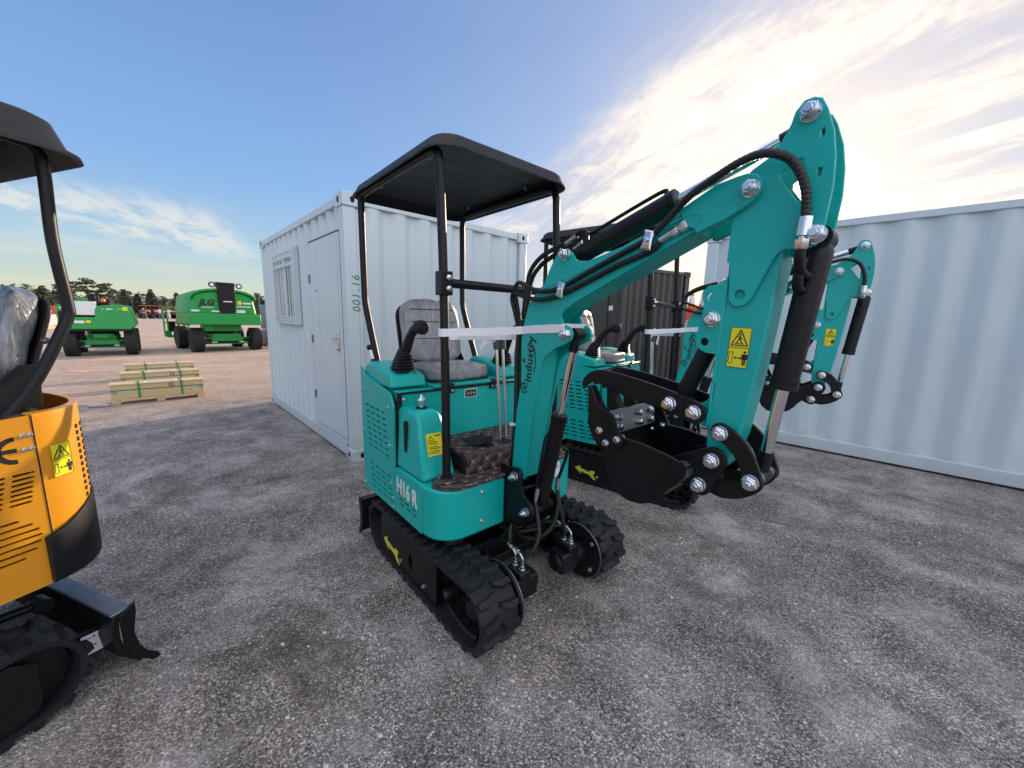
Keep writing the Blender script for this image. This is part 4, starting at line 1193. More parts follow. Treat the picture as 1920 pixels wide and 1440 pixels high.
    obj('cross_tube', MB().cyl((.106, -.345, 1.575), (.106, .345, 1.575), .0205, seg=18), 'black', cf)
    cb = MB()
    for s in (-1, 1):
        for z in (1.548, 1.596): cb.lathe([(0, .013), (.004, .014), (.009, .012), (.012, .006)], (.1355, s*.372+.006, z), (1, 0, 0), 16)
    obj('clamp_bolt', cb, 'zinc', cf)
    cb = MB()
    for xx in (-.12, -.70):
        for s in (-1, 1): cb.cap((xx, s*.31, 2.190), (0, 0, -1), .010, .022); 
    obj('canopy_bolt', cb, 'steel', cf)
    ft = MB()
    for s in (-1, 1): ft.lathe([(0, .030), (.02, .030), (.025, .024)], (.125, s*.372, .632), (0, 0, 1), 16)
    obj('post_foot', ft, 'black', cf)
    cuff = MB()
    for s in (-1, 1): cuff.prism([(.125+.062*math.cos(R(t)), s*.372+.062*math.sin(R(t))) for t in range(0, 360, 20)], .6405, .650, 'z')
    obj('post_mat', cuff, 'quilt', root, bevel=.004)
    # ---------------- boom bracket
    P = PIN
    bk = MB()
    outl = [(.20, .378), (.20, .690), (.285, .690)] + [(P['pivot'][0]+.048*math.cos(R(t)), P['pivot'][1]+.048*math.sin(R(t))) for t in (75, 50, 25, 0, -15)] + [(.378, .575), (.425, .548), (.448, .525), (.452, .495), (.440, .465), (.40, .440), (.33, .395), (.29, .378)]
    for s in (-1, 1): bk.prism(outl, s*.082, s*.096)
    bk.cyl((P['cyl'][0], -.080, P['cyl'][1]), (P['cyl'][0], .080, P['cyl'][1]), .026)
    bk.box((.215, 0, .50), (.02, .16, .22)); bk.box((.31, 0, .405), (.18, .16, .02)); bk.cyl((.30, -.08, .56), (.30, .08, .56), .014)
    obj('boom_bracket', bk, 'black', root, bevel=.003)
    # ---------------- boom
    core = [(.262, .655), (.283, .97), (.310, 1.114), (.300, 1.331), (.313, 1.394), (.341, 1.487), (.397, 1.549), (.447, 1.575), (.67, 1.632), (.82, 1.672), (.969, 1.722), (1.049, 1.764), (1.085, 1.778), (1.082, 1.700), (.882, 1.608), (.604, 1.483), (.55, 1.46), (.490, 1.40), (.440, 1.30), (.425, 1.22), (.392, 1.0), (.340, .640)]
    obj('boom', MB().prism(core, -.056, .056), 'teal', root, bevel=.004, angle=30)
    full = [(.259, .648)] + [(.281, .971), (.308, 1.114), (.302, 1.331), (.315, 1.394), (.343, 1.487), (.399, 1.549), (.435, 1.572), (.455, 1.61), (.475, 1.646), (.505, 1.690), (.535, 1.707), (.565, 1.710), (.590, 1.690), (.606, 1.668), (.630, 1.655), (.674, 1.652), (.822, 1.687), (.969, 1.736), (1.049, 1.778), (1.135, 1.820), (1.190, 1.829), (1.216, 1.831), (1.240, 1.823), (1.256, 1.803), (1.254, 1.777), (1.240, 1.757), (1.18, 1.722), (1.088, 1.690), (1.086, 1.704), (.882, 1.612), (.625, 1.497)]
    full += [(.565, 1.465), (.545, 1.440), (.560, 1.408), (.600, 1.392), (.614, 1.366), (.606, 1.340), (.575, 1.322), (.520, 1.30), (.465, 1.262), (.443, 1.238), (.420, 1.12), (.395, 1.0), (.375, .83), (.352, .640)]
    for s in (-1, 1): obj('boom_plate', MB().prism(full, s*.056, s*.068), 'teal', root, bevel=.0025, angle=30)
    for s in (-1, 1):
        fk = [(1.086, 1.704), (1.060, 1.716), (1.03, 1.770), (1.049, 1.778), (1.135, 1.820), (1.190, 1.829), (1.216, 1.831), (1.240, 1.823), (1.256, 1.803), (1.254, 1.777), (1.240, 1.757), (1.18, 1.722), (1.088, 1.690)]
        obj('boom_fork', MB().prism(fk, s*.0675, s*.082), 'teal', root, bevel=.003, angle=30)
    gr = MB()
    gr.prism(spl([(.985, 1.724), (1.03, 1.742), (1.075, 1.752), (1.100, 1.748), (1.104, 1.732), (1.085, 1.708)], 4)+spl([(1.082, 1.709), (1.098, 1.731), (1.095, 1.744), (1.073, 1.747), (1.03, 1.737), (.987, 1.720)], 4), -.0822, -.084)
    obj('cast_line', gr, 'teal', root, angle=30)
    rib = MB()
    rib.tube([(.405, 1.565, 0)], .001, 3, 0) if False else None
    rib.prism([(.418, 1.548), (.67, 1.618), (.82, 1.656), (.969, 1.706), (1.03, 1.735), (1.03, 1.742), (.969, 1.713), (.82, 1.663), (.67, 1.625), (.418, 1.556)], -.0685, -.0705)
    obj('boom_edge', rib, 'teal', root)
    # brand lettering on the boom side
    t = Vector((.075, 0, 1)).normalized(); yv = Vector((-t.z, 0, t.x))
    text('boom_lettering', 'industry', .062, (.365, -.0690, 1.238), t, yv, 'ink', root, bold=.0012, spacing=1.05)
    lg = MB()
    c = Vector((.334, 0, 1.100))
    def arc(cx, cz, r0, r1, a0, a1, n=22): return circ(cx, cz, r1, n, a0, a1)+list(reversed(circ(cx, cz, r0, n, a0, a1)))
    lg.prism(arc(c.x, c.z, .021, .0265, 20, 330), -.0685, -.0695)
    lg.prism([(c.x-.010, c.z-.010), (c.x-.005, c.z-.010), (c.x-.002, c.z+.021), (c.x-.008, c.z+.021)], -.0685, -.0695)
    lg.prism([(c.x+.003, c.z-.014), (c.x+.008, c.z-.014), (c.x+.010, c.z+.010), (c.x+.005, c.z+.010)], -.0685, -.0695)
    lg.prism([(c.x-.010, c.z-.002), (c.x+.018, c.z+.001), (c.x+.018, c.z+.006), (c.x-.010, c.z+.003)], -.0685, -.0695)
    lg.prism(spl([(.392, 1.175), (.400, 1.215), (.398, 1.255), (.388, 1.290), (.368, 1.318), (.352, 1.300), (.352, 1.285)], 5)+spl([(.348, 1.286), (.349, 1.304), (.368, 1.322), (.393, 1.293), (.404, 1.256), (.405, 1.213), (.394, 1.174)], 5), -.0685, -.0695)
    lg.prism([(.318, 1.225), (.332, 1.218), (.334, 1.236), (.322, 1.240)], -.0685, -.0695)
    obj('boom_emblem', lg, 'ink', root, smooth=False)
    # ---------------- arm: lower box, doubler head plates, ears
    abox = [(1.181, 1.66), (1.183, 1.551), (1.174, 1.331), (1.179, 1.222), (1.174, 1.109), (1.177, 1.021), (1.184, .985), (1.205, .966), (1.228, .970), (1.242, .995), (1.268, 1.085), (1.288, 1.238), (1.304, 1.407), (1.318, 1.600), (1.300, 1.66)]
    obj('arm', MB().prism(abox, -.050, .050), 'teal', root, bevel=.006, angle=30)
    head = [(1.342, 1.980), (1.359, 1.971), (1.372, 1.946), (1.391, 1.891), (1.402, 1.829), (1.406, 1.762), (1.402, 1.707), (1.400, 1.669), (1.398, 1.640), (1.387, 1.624), (1.369, 1.618), (1.323, 1.622), (1.310, 1.614), (1.300, 1.600), (1.258, 1.495), (1.244, 1.478), (1.226, 1.472), (1.208, 1.478), (1.198, 1.493), (1.189, 1.599), (1.181, 1.602), (1.182, 1.688), (1.184, 1.760), (1.190, 1.800), (1.204, 1.828), (1.222, 1.844), (1.258, 1.864), (1.281, 1.893), (1.299, 1.931), (1.305, 1.958), (1.322, 1.979)]
    hole = [(1.337, 1.841), (1.325, 1.843), (1.290, 1.819), (1.290, 1.803), (1.337, 1.737), (1.349, 1.739), (1.346, 1.804)]
    sl1 = [(1.366, 1.880), (1.374, 1.881), (1.373, 1.900), (1.365, 1.899)]; sl2 = [(1.370, 1.790), (1.378, 1.790), (1.378, 1.810), (1.370, 1.810)]
    pl = [(1.226+.014*math.cos(R(a)), 1.507+.014*math.sin(R(a))) for a in range(0, 360, 24)]
    for s in (-1, 1): obj('arm_head_plate', MB().holed(head, [hole, sl1, sl2, pl], s*.0505, s*.0625), 'teal', root, bevel=.002, angle=30)
    obj('head_web', MB().box((1.372, 0, 1.845), (.010, .10, .025)).box((1.374, 0, 1.80), (.010, .10, .025)).prism([(1.19, 1.64), (1.29, 1.64), (1.27, 1.70), (1.21, 1.70)], -.05, .05), 'teal', root)
    ear = [(1.186, 1.556), (1.174, 1.542), (1.133, 1.537), (1.120, 1.522), (1.119, 1.502), (1.127, 1.480), (1.124, 1.458), (1.122, 1.430), (1.116, 1.410), (1.112, 1.385), (1.114, 1.362), (1.126, 1.342), (1.145, 1.333), (1.180, 1.330)]
    eh = [[(1.142+.0125*math.cos(R(a)), 1.505+.0125*math.sin(R(a))) for a in range(0, 360, 24)], [(1.139+.0125*math.cos(R(a)), 1.366+.0125*math.sin(R(a))) for a in range(0, 360, 24)]]
    for s in (-1, 1): obj('arm_ear', MB().holed(ear, eh, s*.044, s*.056), 'teal', root, bevel=.002, angle=30)
    ear2 = [(1.179, 1.222), (1.172, 1.196), (1.155, 1.176), (1.125, 1.160), (1.112, 1.143), (1.118, 1.118), (1.147, 1.100), (1.180, 1.090)]
    obj('arm_ear', MB().prism(ear2, -.040, .040), 'teal', root, bevel=.003, angle=30)
    wl = MB()
    rnd = random.Random(9)
    for s in (-1, 1):
        pts = [(1.186+(-.012)*(i/40), s*.0505, 1.56-.46*i/40) for i in range(41)]
        wl.tube([(x+rnd.uniform(-.0015, .0015), y, z) for x, y, z in pts], .0052, 7, 0)
    obj('weld_bead', wl, 'teal', root, angle=60)
    warning_sticker(root, (1.238, -.0508, 1.355), (1, 0, -.03), (.03, 0, 1), .056, .118)
    # ---------------- bucket linkage
    ban = spl([(1.195, 1.096), (1.202, 1.116), (1.221, 1.126), (1.247, 1.118), (1.279, 1.099), (1.313, 1.063), (1.337, 1.017), (1.352, .976), (1.347, .953), (1.331, .942)], 4)+spl([(1.306, .948), (1.298, .970), (1.291, .995), (1.279, 1.022), (1.260, 1.046), (1.236, 1.066), (1.213, 1.074), (1.200, 1.080)], 4)
    for s in (-1, 1): obj('curved_link', MB().prism(ban, s*.066, s*.080), 'black', root, bevel=.002, angle=30)
    lk2 = spl([(1.163, .935), (1.158, .912), (1.170, .895), (1.190, .893), (1.215, .892), (1.245, .888), (1.285, .900), (1.318, .920), (1.345, .948), (1.350, .975), (1.336, .995)], 4)+spl([(1.312, .994), (1.300, .975), (1.285, .958), (1.255, .948), (1.225, .948), (1.198, .950), (1.180, .948)], 4)
    for s in (-1, 1): obj('bucket_link', MB().prism(lk2, s*.050, s*.064), 'black', root, bevel=.002, angle=30)
    pn = MB()
    for k_, r, w in (('lk', .018, .07), ('cep', .024, .066), ('low', .026, .075), ('bp2', .02, .07)): pn.cyl((P[k_][0], -w, P[k_][1]), (P[k_][0], w, P[k_][1]), r, seg=20)
    obj('link_pin', pn, 'steel', root)
    # ---------------- thumb
    th = spl([(.690, 1.148), (.686, 1.181), (.710, 1.214), (.752, 1.234), (.800, 1.236), (.90, 1.226), (1.021, 1.206), (1.12, 1.184), (1.158, 1.170), (1.174, 1.148), (1.168, 1.121), (1.148, 1.106), (1.122, 1.108), (1.028, 1.132), (.90, 1.148), (.85, 1.162)], 3)+[(.822, 1.158), (.812, 1.172), (.785, 1.168), (.776, 1.182), (.745, 1.176), (.735, 1.186), (.712, 1.172)]
    thm = MB()
    for s in (-1, 1): thm.prism(th, s*.062, s*.076)
    to = obj('thumb', thm, 'bucket', root, bevel=.002, angle=30)
    obj('thumb_web', MB().box((.93, 0, 1.172), (.012, .124, .030)).box((.80, 0, 1.195), (.012, .124, .030)), 'bucket', to)
    e0 = Vector((1.139, 0, 1.366)); e1 = Vector((P['ths'][0], 0, P['ths'][1])); d = (e1-e0).normalized()
    ts = MB(); ts.cyl(e0+d*.01, e1, .029, seg=20); ts.cyl(e0-Vector((0, .04, 0)), e0+Vector((0, .04, 0)), .024); ts.cyl(e1-Vector((0, .058, 0)), e1+Vector((0, .058, 0)), .03)
    obj('thumb_strut', ts, 'black', to, angle=30)
    # ---------------- bucket
    side = [(.905, 1.040), (.945, 1.022), (1.02, 1.020), (1.10, 1.008), (1.150, .996), (1.165, .980), (1.166, .955), (1.150, .930), (1.121, .897), (1.095, .858), (1.070, .832), (1.029, .812), (.985, .806), (.945, .815), (.908, .845), (.878, .905), (.858, .965), (.862, 1.05), (.880, 1.06)]
    W = .160
    bu = MB()
    for s in (-1, 1): bu.prism(side, s*W, s*(W-.012))
    outer = [(.858, 1.085), (.852, 1.03), (.856, .966), (.876, .906), (.906, .847), (.944, .816), (.985, .808), (1.029, .814), (1.068, .834), (1.093, .860), (1.119, .899), (1.148, .932), (1.163, .956), (1.162, .978)]
    inner = [(x+(.012 if i < 5 else .004), z+(.0 if i < 3 else .012)) for i, (x, z) in enumerate(outer)]
    inner[0] = (.872, 1.085); inner[-1] = (1.150, .976); inner[-2] = (1.150, .960)
    for (a, b_), (c_, e_) in zip(zip(outer[:-1], outer[1:]), zip(inner[:-1], inner[1:])):
        bu.prism([a, b_, e_, c_], -W+.011, W-.011)
    bo = obj('bucket', bu, 'bucket', root, angle=30)
    ears = MB()
    for s in (-1, 1): ears.prism(rounded_link([P['low'], P['bp2'], (1.10, .955)], (.040, .036, .03)), s*.083, s*.098)
    ears.cyl((1.135, -W+.01, .955), (1.135, W-.01, .955), .027)
    obj('bucket_ear', ears, 'bucket', bo, bevel=.002, angle=30)
    obj('bucket_tube', MB().cyl((1.138, -W+.012, .957), (1.138, -.10, .957), .029).cyl((1.138, .10, .957), (1.138, W-.012, .957), .029), 'steel', bo)
    lip = MB().loops([[(.872, -W+.012, 1.105), (.872, W-.012, 1.105), (.884, W-.012, 1.020), (.884, -W+.012, 1.020)], [(.880, -W+.012, 1.105), (.880, W-.012, 1.105), (.892, W-.012, 1.020), (.892, -W+.012, 1.020)]])
    obj('lip_plate', lip, 'steel', bo, bevel=.001)
    lb_ = MB()
    for y in (-.105, .03, .11):
        for z in (1.078, 1.042): lb_.nut(0, 0, 0, -1, .62) if False else lb_.lathe([(0, .015), (.004, .015), (.004, .013), (.014, .013), (.016, .008), (.020, .007)], (.883+(1.078-z)*.14, y, z), (1, 0, 0), 8)
    obj('lip_bolt', lb_, 'zinc', bo, angle=30)
    cut = [(.806, 1.118), (.830, 1.122), (.902, 1.098), (.930, 1.045), (.952, 1.008), (.944, .985), (.915, .970), (.880, .964), (.848, .972), (.822, 1.00), (.796, 1.055)]
    for s in (-1, 1):
        c_ = obj('side_cutter', MB().prism(cut, s*(W+.001), s*(W+.013)), 'bucket', bo, bevel=.002, angle=30)
        bb = MB()
        for x, z in ((.853, 1.032), (.883, .992), (.928, 1.016)): bb.cap((x, s*(W+.013), z), (0, s, 0), .011, .010)
        for x, z in ((.853, 1.032), (.883, .992), (.928, 1.016)): bb.lathe([(0, .012), (.010, .012), (.014, .006), (.018, .006)], (x, s*(W-.012), z), (0, -s, 0), 8)
        obj('cutter_bolt', bb, 'zinc', c_)
    for y in (-.118, -.0, .118):
        tt = MB()
        tt.loops([[(.850, y-.026, .985), (.850, y+.026, .985), (.806, y+.026, .985), (.806, y-.026, .985)], [(.846, y-.027, 1.06), (.846, y+.027, 1.06), (.776, y+.027, 1.065), (.776, y-.027, 1.065)], [(.812, y-.022, 1.12), (.812, y+.022, 1.12), (.768, y+.022, 1.12), (.768, y-.022, 1.12)], [(.775, y-.017, 1.180), (.775, y+.017, 1.180), (.760, y+.017, 1.180), (.760, y-.017, 1.180)]])
        obj('bucket_tooth', tt, 'bucket', bo, bevel=.004)
    # ---------------- cylinders
    hyd_cylinder('boom_cylinder', root, P['cyl'], P['bct'], .575, .0365, .0165)
    b2, a2, d2, L2 = hyd_cylinder('arm_cylinder', root, P['acb'], P['tip'], .545, .0375, .0170)
    b3, a3, d3, L3 = hyd_cylinder('bucket_cylinder', root, P['bct2'], P['cep'], .600, .0335, .0160)
    nn = Vector((-d2.z, 0, d2.x))
    obj('cylinder_pipe', MB().tube([a2+d2*.05+nn*.035, a2+d2*.06+nn*.055, a2+d2*.12+nn*.058, a2+d2*(L2-.06)+nn*.056, a2+d2*(L2-.035)+nn*.040], .007, 10, 5), 'black', b2)
    obj('pipe_elbow', MB().tube([a2+d2*.075+nn*.030+Vector((0, -.02, 0)), a2+d2*.085+nn*.062+Vector((0, -.02, 0)), a2+d2*.06+nn*.078+Vector((0, -.02, 0)), a2+d2*.02+nn*.075+Vector((0, -.02, 0))], .0095, 10, 5), 'black', b2)
    for dy, o_ in ((-.02, .075), (.012, .048)):
        f = MB(); p0 = a2+d2*.035+nn*o_+Vector((0, dy, 0)); p1 = p0-d2*.060-nn*.006
        f.cyl(p0, p0.lerp(p1, .45), .0125, seg=6); f.cyl(p0.lerp(p1, .40), p1, .0105, seg=12)
        obj('hose_fitting', f, 'zinc', b2)
    n3 = Vector((-.25, -.97, 0)).normalized()
    obj('port_elbow', MB().tube([a3+d3*.135+n3*.028, a3+d3*.130+n3*.052, a3+d3*.105+n3*.064, a3+d3*.055+n3*.066], .0125, 12, 5), 'black', b3)
    obj('cylinder_pipe', MB().tube([Vector((.475, -.036, .90)), Vector((.480, -.055, .895)), Vector((.470, -.058, .86)), Vector((.425, -.050, .64)), Vector((.420, -.040, .60))], .006, 8, 5), 'black', root)
    obj('hose_fitting', MB().cyl((.440, -.056, .625), (.432, -.058, .575), .011, seg=12).cyl((.432, -.058, .575), (.428, -.06, .545), .0085, seg=10), 'zinc', root)
    obj('hose_fitting', MB().cyl((.470, .052, .66), (.462, .056, .60), .011, seg=12), 'zinc', root)
    obj('cylinder_pipe', MB().tube([Vector((.505, .036, .82)), Vector((.512, .056, .81)), Vector((.505, .060, .77)), Vector((.470, .054, .66))], .008, 8, 5), 'black', root)
    # ---------------- pins and nuts
    nz = MB()
    for k_, y in (('pivot', .0965), ('cyl', .0965), ('bct', .0685), ('acb', .0685), ('be', .0825), ('tip', .063), ('lk', .0805), ('cep', .0805), ('low', .0985), ('bp2', .0985), ('bct2', .063), ('th', .0765), ('ths', .0765), ('ear', .0565)):
        nz.nut(P[k_][0], P[k_][1], -y, -1, .86); nz.nut(P[k_][0], P[k_][1], y, 1, .86)
    obj('pin_nut', nz, 'zinc', root, angle=25)
    # ---------------- hoses
    A = [(.26, -.03, 1.367), (.258, -.06, 1.481), (.262, -.08, 1.558), (.293, -.085, 1.588), (.361, -.09, 1.566), (.43, -.09, 1.544), (.505, -.082, 1.546), (.581, -.079, 1.567), (.69, -.079, 1.609), (.80, -.079, 1.650), (.917, -.080, 1.692), (.952, -.085, 1.707)]
    boom_line('boom_hose', root, A, .0098)
    A2 = [(.952, -.085, 1.707), (1.011, -.092, 1.752), (1.046, -.100, 1.780), (1.086, -.11, 1.802), (1.145, -.115, 1.828), (1.204, -.12, 1.849), (1.248, -.12, 1.857), (1.287, -.12, 1.850), (1.322, -.11, 1.829), (1.346, -.1, 1.792), (1.359, -.095, 1.755), (1.364, -.09, 1.718), (1.366, -.09, 1.684)]
    boom_line('wrapped_hose', root, A2, .0110, ridge=.05)
    B = [(.245, -.03, 1.353), (.248, -.06, 1.438), (.241, -.08, 1.512), (.261, -.085, 1.543), (.334, -.09, 1.524), (.425, -.09, 1.508), (.506, -.083, 1.516), (.583, -.079, 1.537), (.70, -.079, 1.578), (.82, -.079, 1.622), (.95, -.079, 1.660), (.977, -.080, 1.689)]
    boom_line('boom_hose', root, B, .0098)
    f = MB(); f.cyl((.975, -.080, 1.687), (1.012, -.080, 1.704), .0115, seg=14); f.hexn((1.012, -.080, 1.704), (.92, 0, .38), .0155, .022); f.cyl((1.03, -.08, 1.711), (1.042, -.08, 1.716), .0125, seg=14); f.hexn((1.040, -.080, 1.715), (.92, 0, .38), .0165, .024)
    obj('hose_coupling', f, 'zinc', root, angle=30)
    cl = MB()
    for (x, z) in ((.560, 1.545), (.938, 1.690)):
        cl.box((x, -.082, z), (.030, .026, .060), Matrix.Rotation(R(22), 3, 'Y'))
        cl.loops([[(x-.019, -.096, z-.026), (x+.014, -.096, z-.036), (x+.021, -.096, z+.026), (x-.012, -.096, z+.036)], [(x-.012, -.101, z-.020), (x+.010, -.101, z-.026), (x+.015, -.101, z+.020), (x-.008, -.101, z+.026)]])
    co2 = obj('hose_clamp', cl, 'zinc', root, bevel=.001)
    cbm = MB()
    for (x, z) in ((.560, 1.545), (.938, 1.690)): cbm.cap((x, -.101, z), (0, -1, 0), .008, .006)
    obj('clamp_screw', cbm, 'zinc', co2)
    f = MB(); f.cyl((1.366, -.09, 1.690), (1.365, -.09, 1.645), .0165, seg=16); f.cyl((1.365, -.09, 1.645), (1.365, -.089, 1.636), .010, seg=12); f.hexn((1.365, -.089, 1.637), (0, .06, -1), .0165, .024)
    obj('hose_fitting', f, 'zinc', root, angle=30)
    obj('port_pipe', MB().tube([(1.365, -.088, 1.615), (1.364, -.084, 1.590), (1.366, -.066, 1.562), (1.374, -.034, 1.552)], .0125, 12, 5), 'black', root)
    boom_line('wrapped_hose', root, [(.218, 0, 1.312), (.240, 0, 1.47), (.250, 0, 1.559), (.279, 0, 1.650), (.358, -.01, 1.705), (.461, -.016, 1.735), (.505, -.02, 1.742)], .0105, ridge=.07)
    boom_line('wrapped_hose', root, [(.225, .03, 1.312), (.236, .03, 1.497), (.257, .03, 1.612), (.309, .03, 1.67), (.387, .02, 1.702), (.466, .012, 1.722)], .0105, ridge=.07)
    for y in (-.036, -.012, .012):
        boom_line('boom_hose', root, [(.262, y, 1.42), (.243, y, 1.33), (.235, y, 1.22), (.238, y, 1.10), (.240, y, .95), (.232, y, .80), (.215, y, .66), (.19, y, .58)], .0105)
    obj('cable_tie', MB().box((.238, -.015, .895), (.034, .075, .008)).box((.235, -.055, .895), (.02, .02, .012)), 'pvc', root)
    for pts, r in (([(.428, -.060, .55), (.455, -.066, .48), (.480, -.08, .40), (.470, -.12, .325), (.40, -.15, .300), (.33, -.13, .33), (.30, -.10, .39)], .0105),
                   ([(.462, .056, .60), (.480, .050, .52), (.475, .02, .42), (.44, -.03, .36), (.36, -.06, .33), (.26, -.05, .32)], .0105),
                   ([(.452, .070, .57), (.478, .075, .48), (.490, .09, .39), (.470, .110, .33), (.40, .12, .30)], .0105)):
        boom_line('wrapped_hose', root, pts, r, ridge=.07)
    # ---------------- protective tape tied round post, levers and boom
    def ribbon(pts, h, th=.0016):
        P_ = catmull([Vector(p) for p in pts], 4) if len(pts) > 2 else [Vector(p) for p in pts]
        mb = MB(); rg = []
        for i, p in enumerate(P_):
            d_ = (P_[min(i+1, len(P_)-1)]-P_[max(i-1, 0)]); n_ = Vector((-d_.y, d_.x, 0)).normalized()*th
            w = h*(1+.05*math.sin(i*1.9)); rg.append([p-n_-Vector((0, 0, w/2)), p+n_-Vector((0, 0, w/2)), p+n_+Vector((0, 0, w/2)), p-n_+Vector((0, 0, w/2))])
        return mb.loops(rg)
    tp = ribbon([(.108, -.348, 1.350), (.090, -.388, 1.352), (.115, -.399, 1.352), (.140, -.378, 1.353), (.17, -.31, 1.356), (.235, -.18, 1.362), (.300, -.080, 1.370), (.34, -.0715, 1.374), (.43, -.071, 1.381), (.56, -.071, 1.388)], .036)
    tape = obj('tape_strap', tp, 'pvc', root, angle=50)
    obj('tape_turn', ribbon([(.56, -.071, 1.388), (.572, -.055, 1.388), (.572, .055, 1.388), (.555, .071, 1.388), (.35, .072, 1.374), (.29, .07, 1.368)], .040), 'pvc', tape, angle=50)
    obj('tape_turn', ribbon([(.108, -.345, 1.335), (.060, -.20, 1.330), (.045, -.03, 1.325), (.05, .08, 1.325), (.17, .04, 1.328), (.27, -.02, 1.332)], .032), 'pvc', tape, angle=50)
    obj('tape_end', MB().loops([[(.035, -.015, 1.328), (.035, -.012, 1.328), (.035, -.012, 1.300), (.035, -.015, 1.300)], [(.05, -.10, 1.310), (.05, -.097, 1.310), (.05, -.097, 1.282), (.05, -.10, 1.282)], [(.06, -.135, 1.278), (.06, -.132, 1.278), (.06, -.130, 1.252), (.06, -.133, 1.252)]]).loops([[(.05, .10, 1.318), (.052, .10, 1.318), (.056, .125, 1.300), (.054, .125, 1.300)], [(.045, .07, 1.24), (.047, .07, 1.24), (.056, .092, 1.222), (.054, .092, 1.222)]]), 'pvc', tape)
    return root

# ------------------------------------------------------------------ place the two teal excavators
ex = make_excavator((-.108, 2.105, 0), R(-49.0), 'teal mini excavator nearest the camera with black canopy and raised arm')
ex2 = copy_tree(ex)
ex2.location = (1.20, 3.43, 0); ex2.rotation_euler = (0, 0, R(-37.0))
ex2['label'] = 'teal mini excavator behind, between charcoal container and long white container'

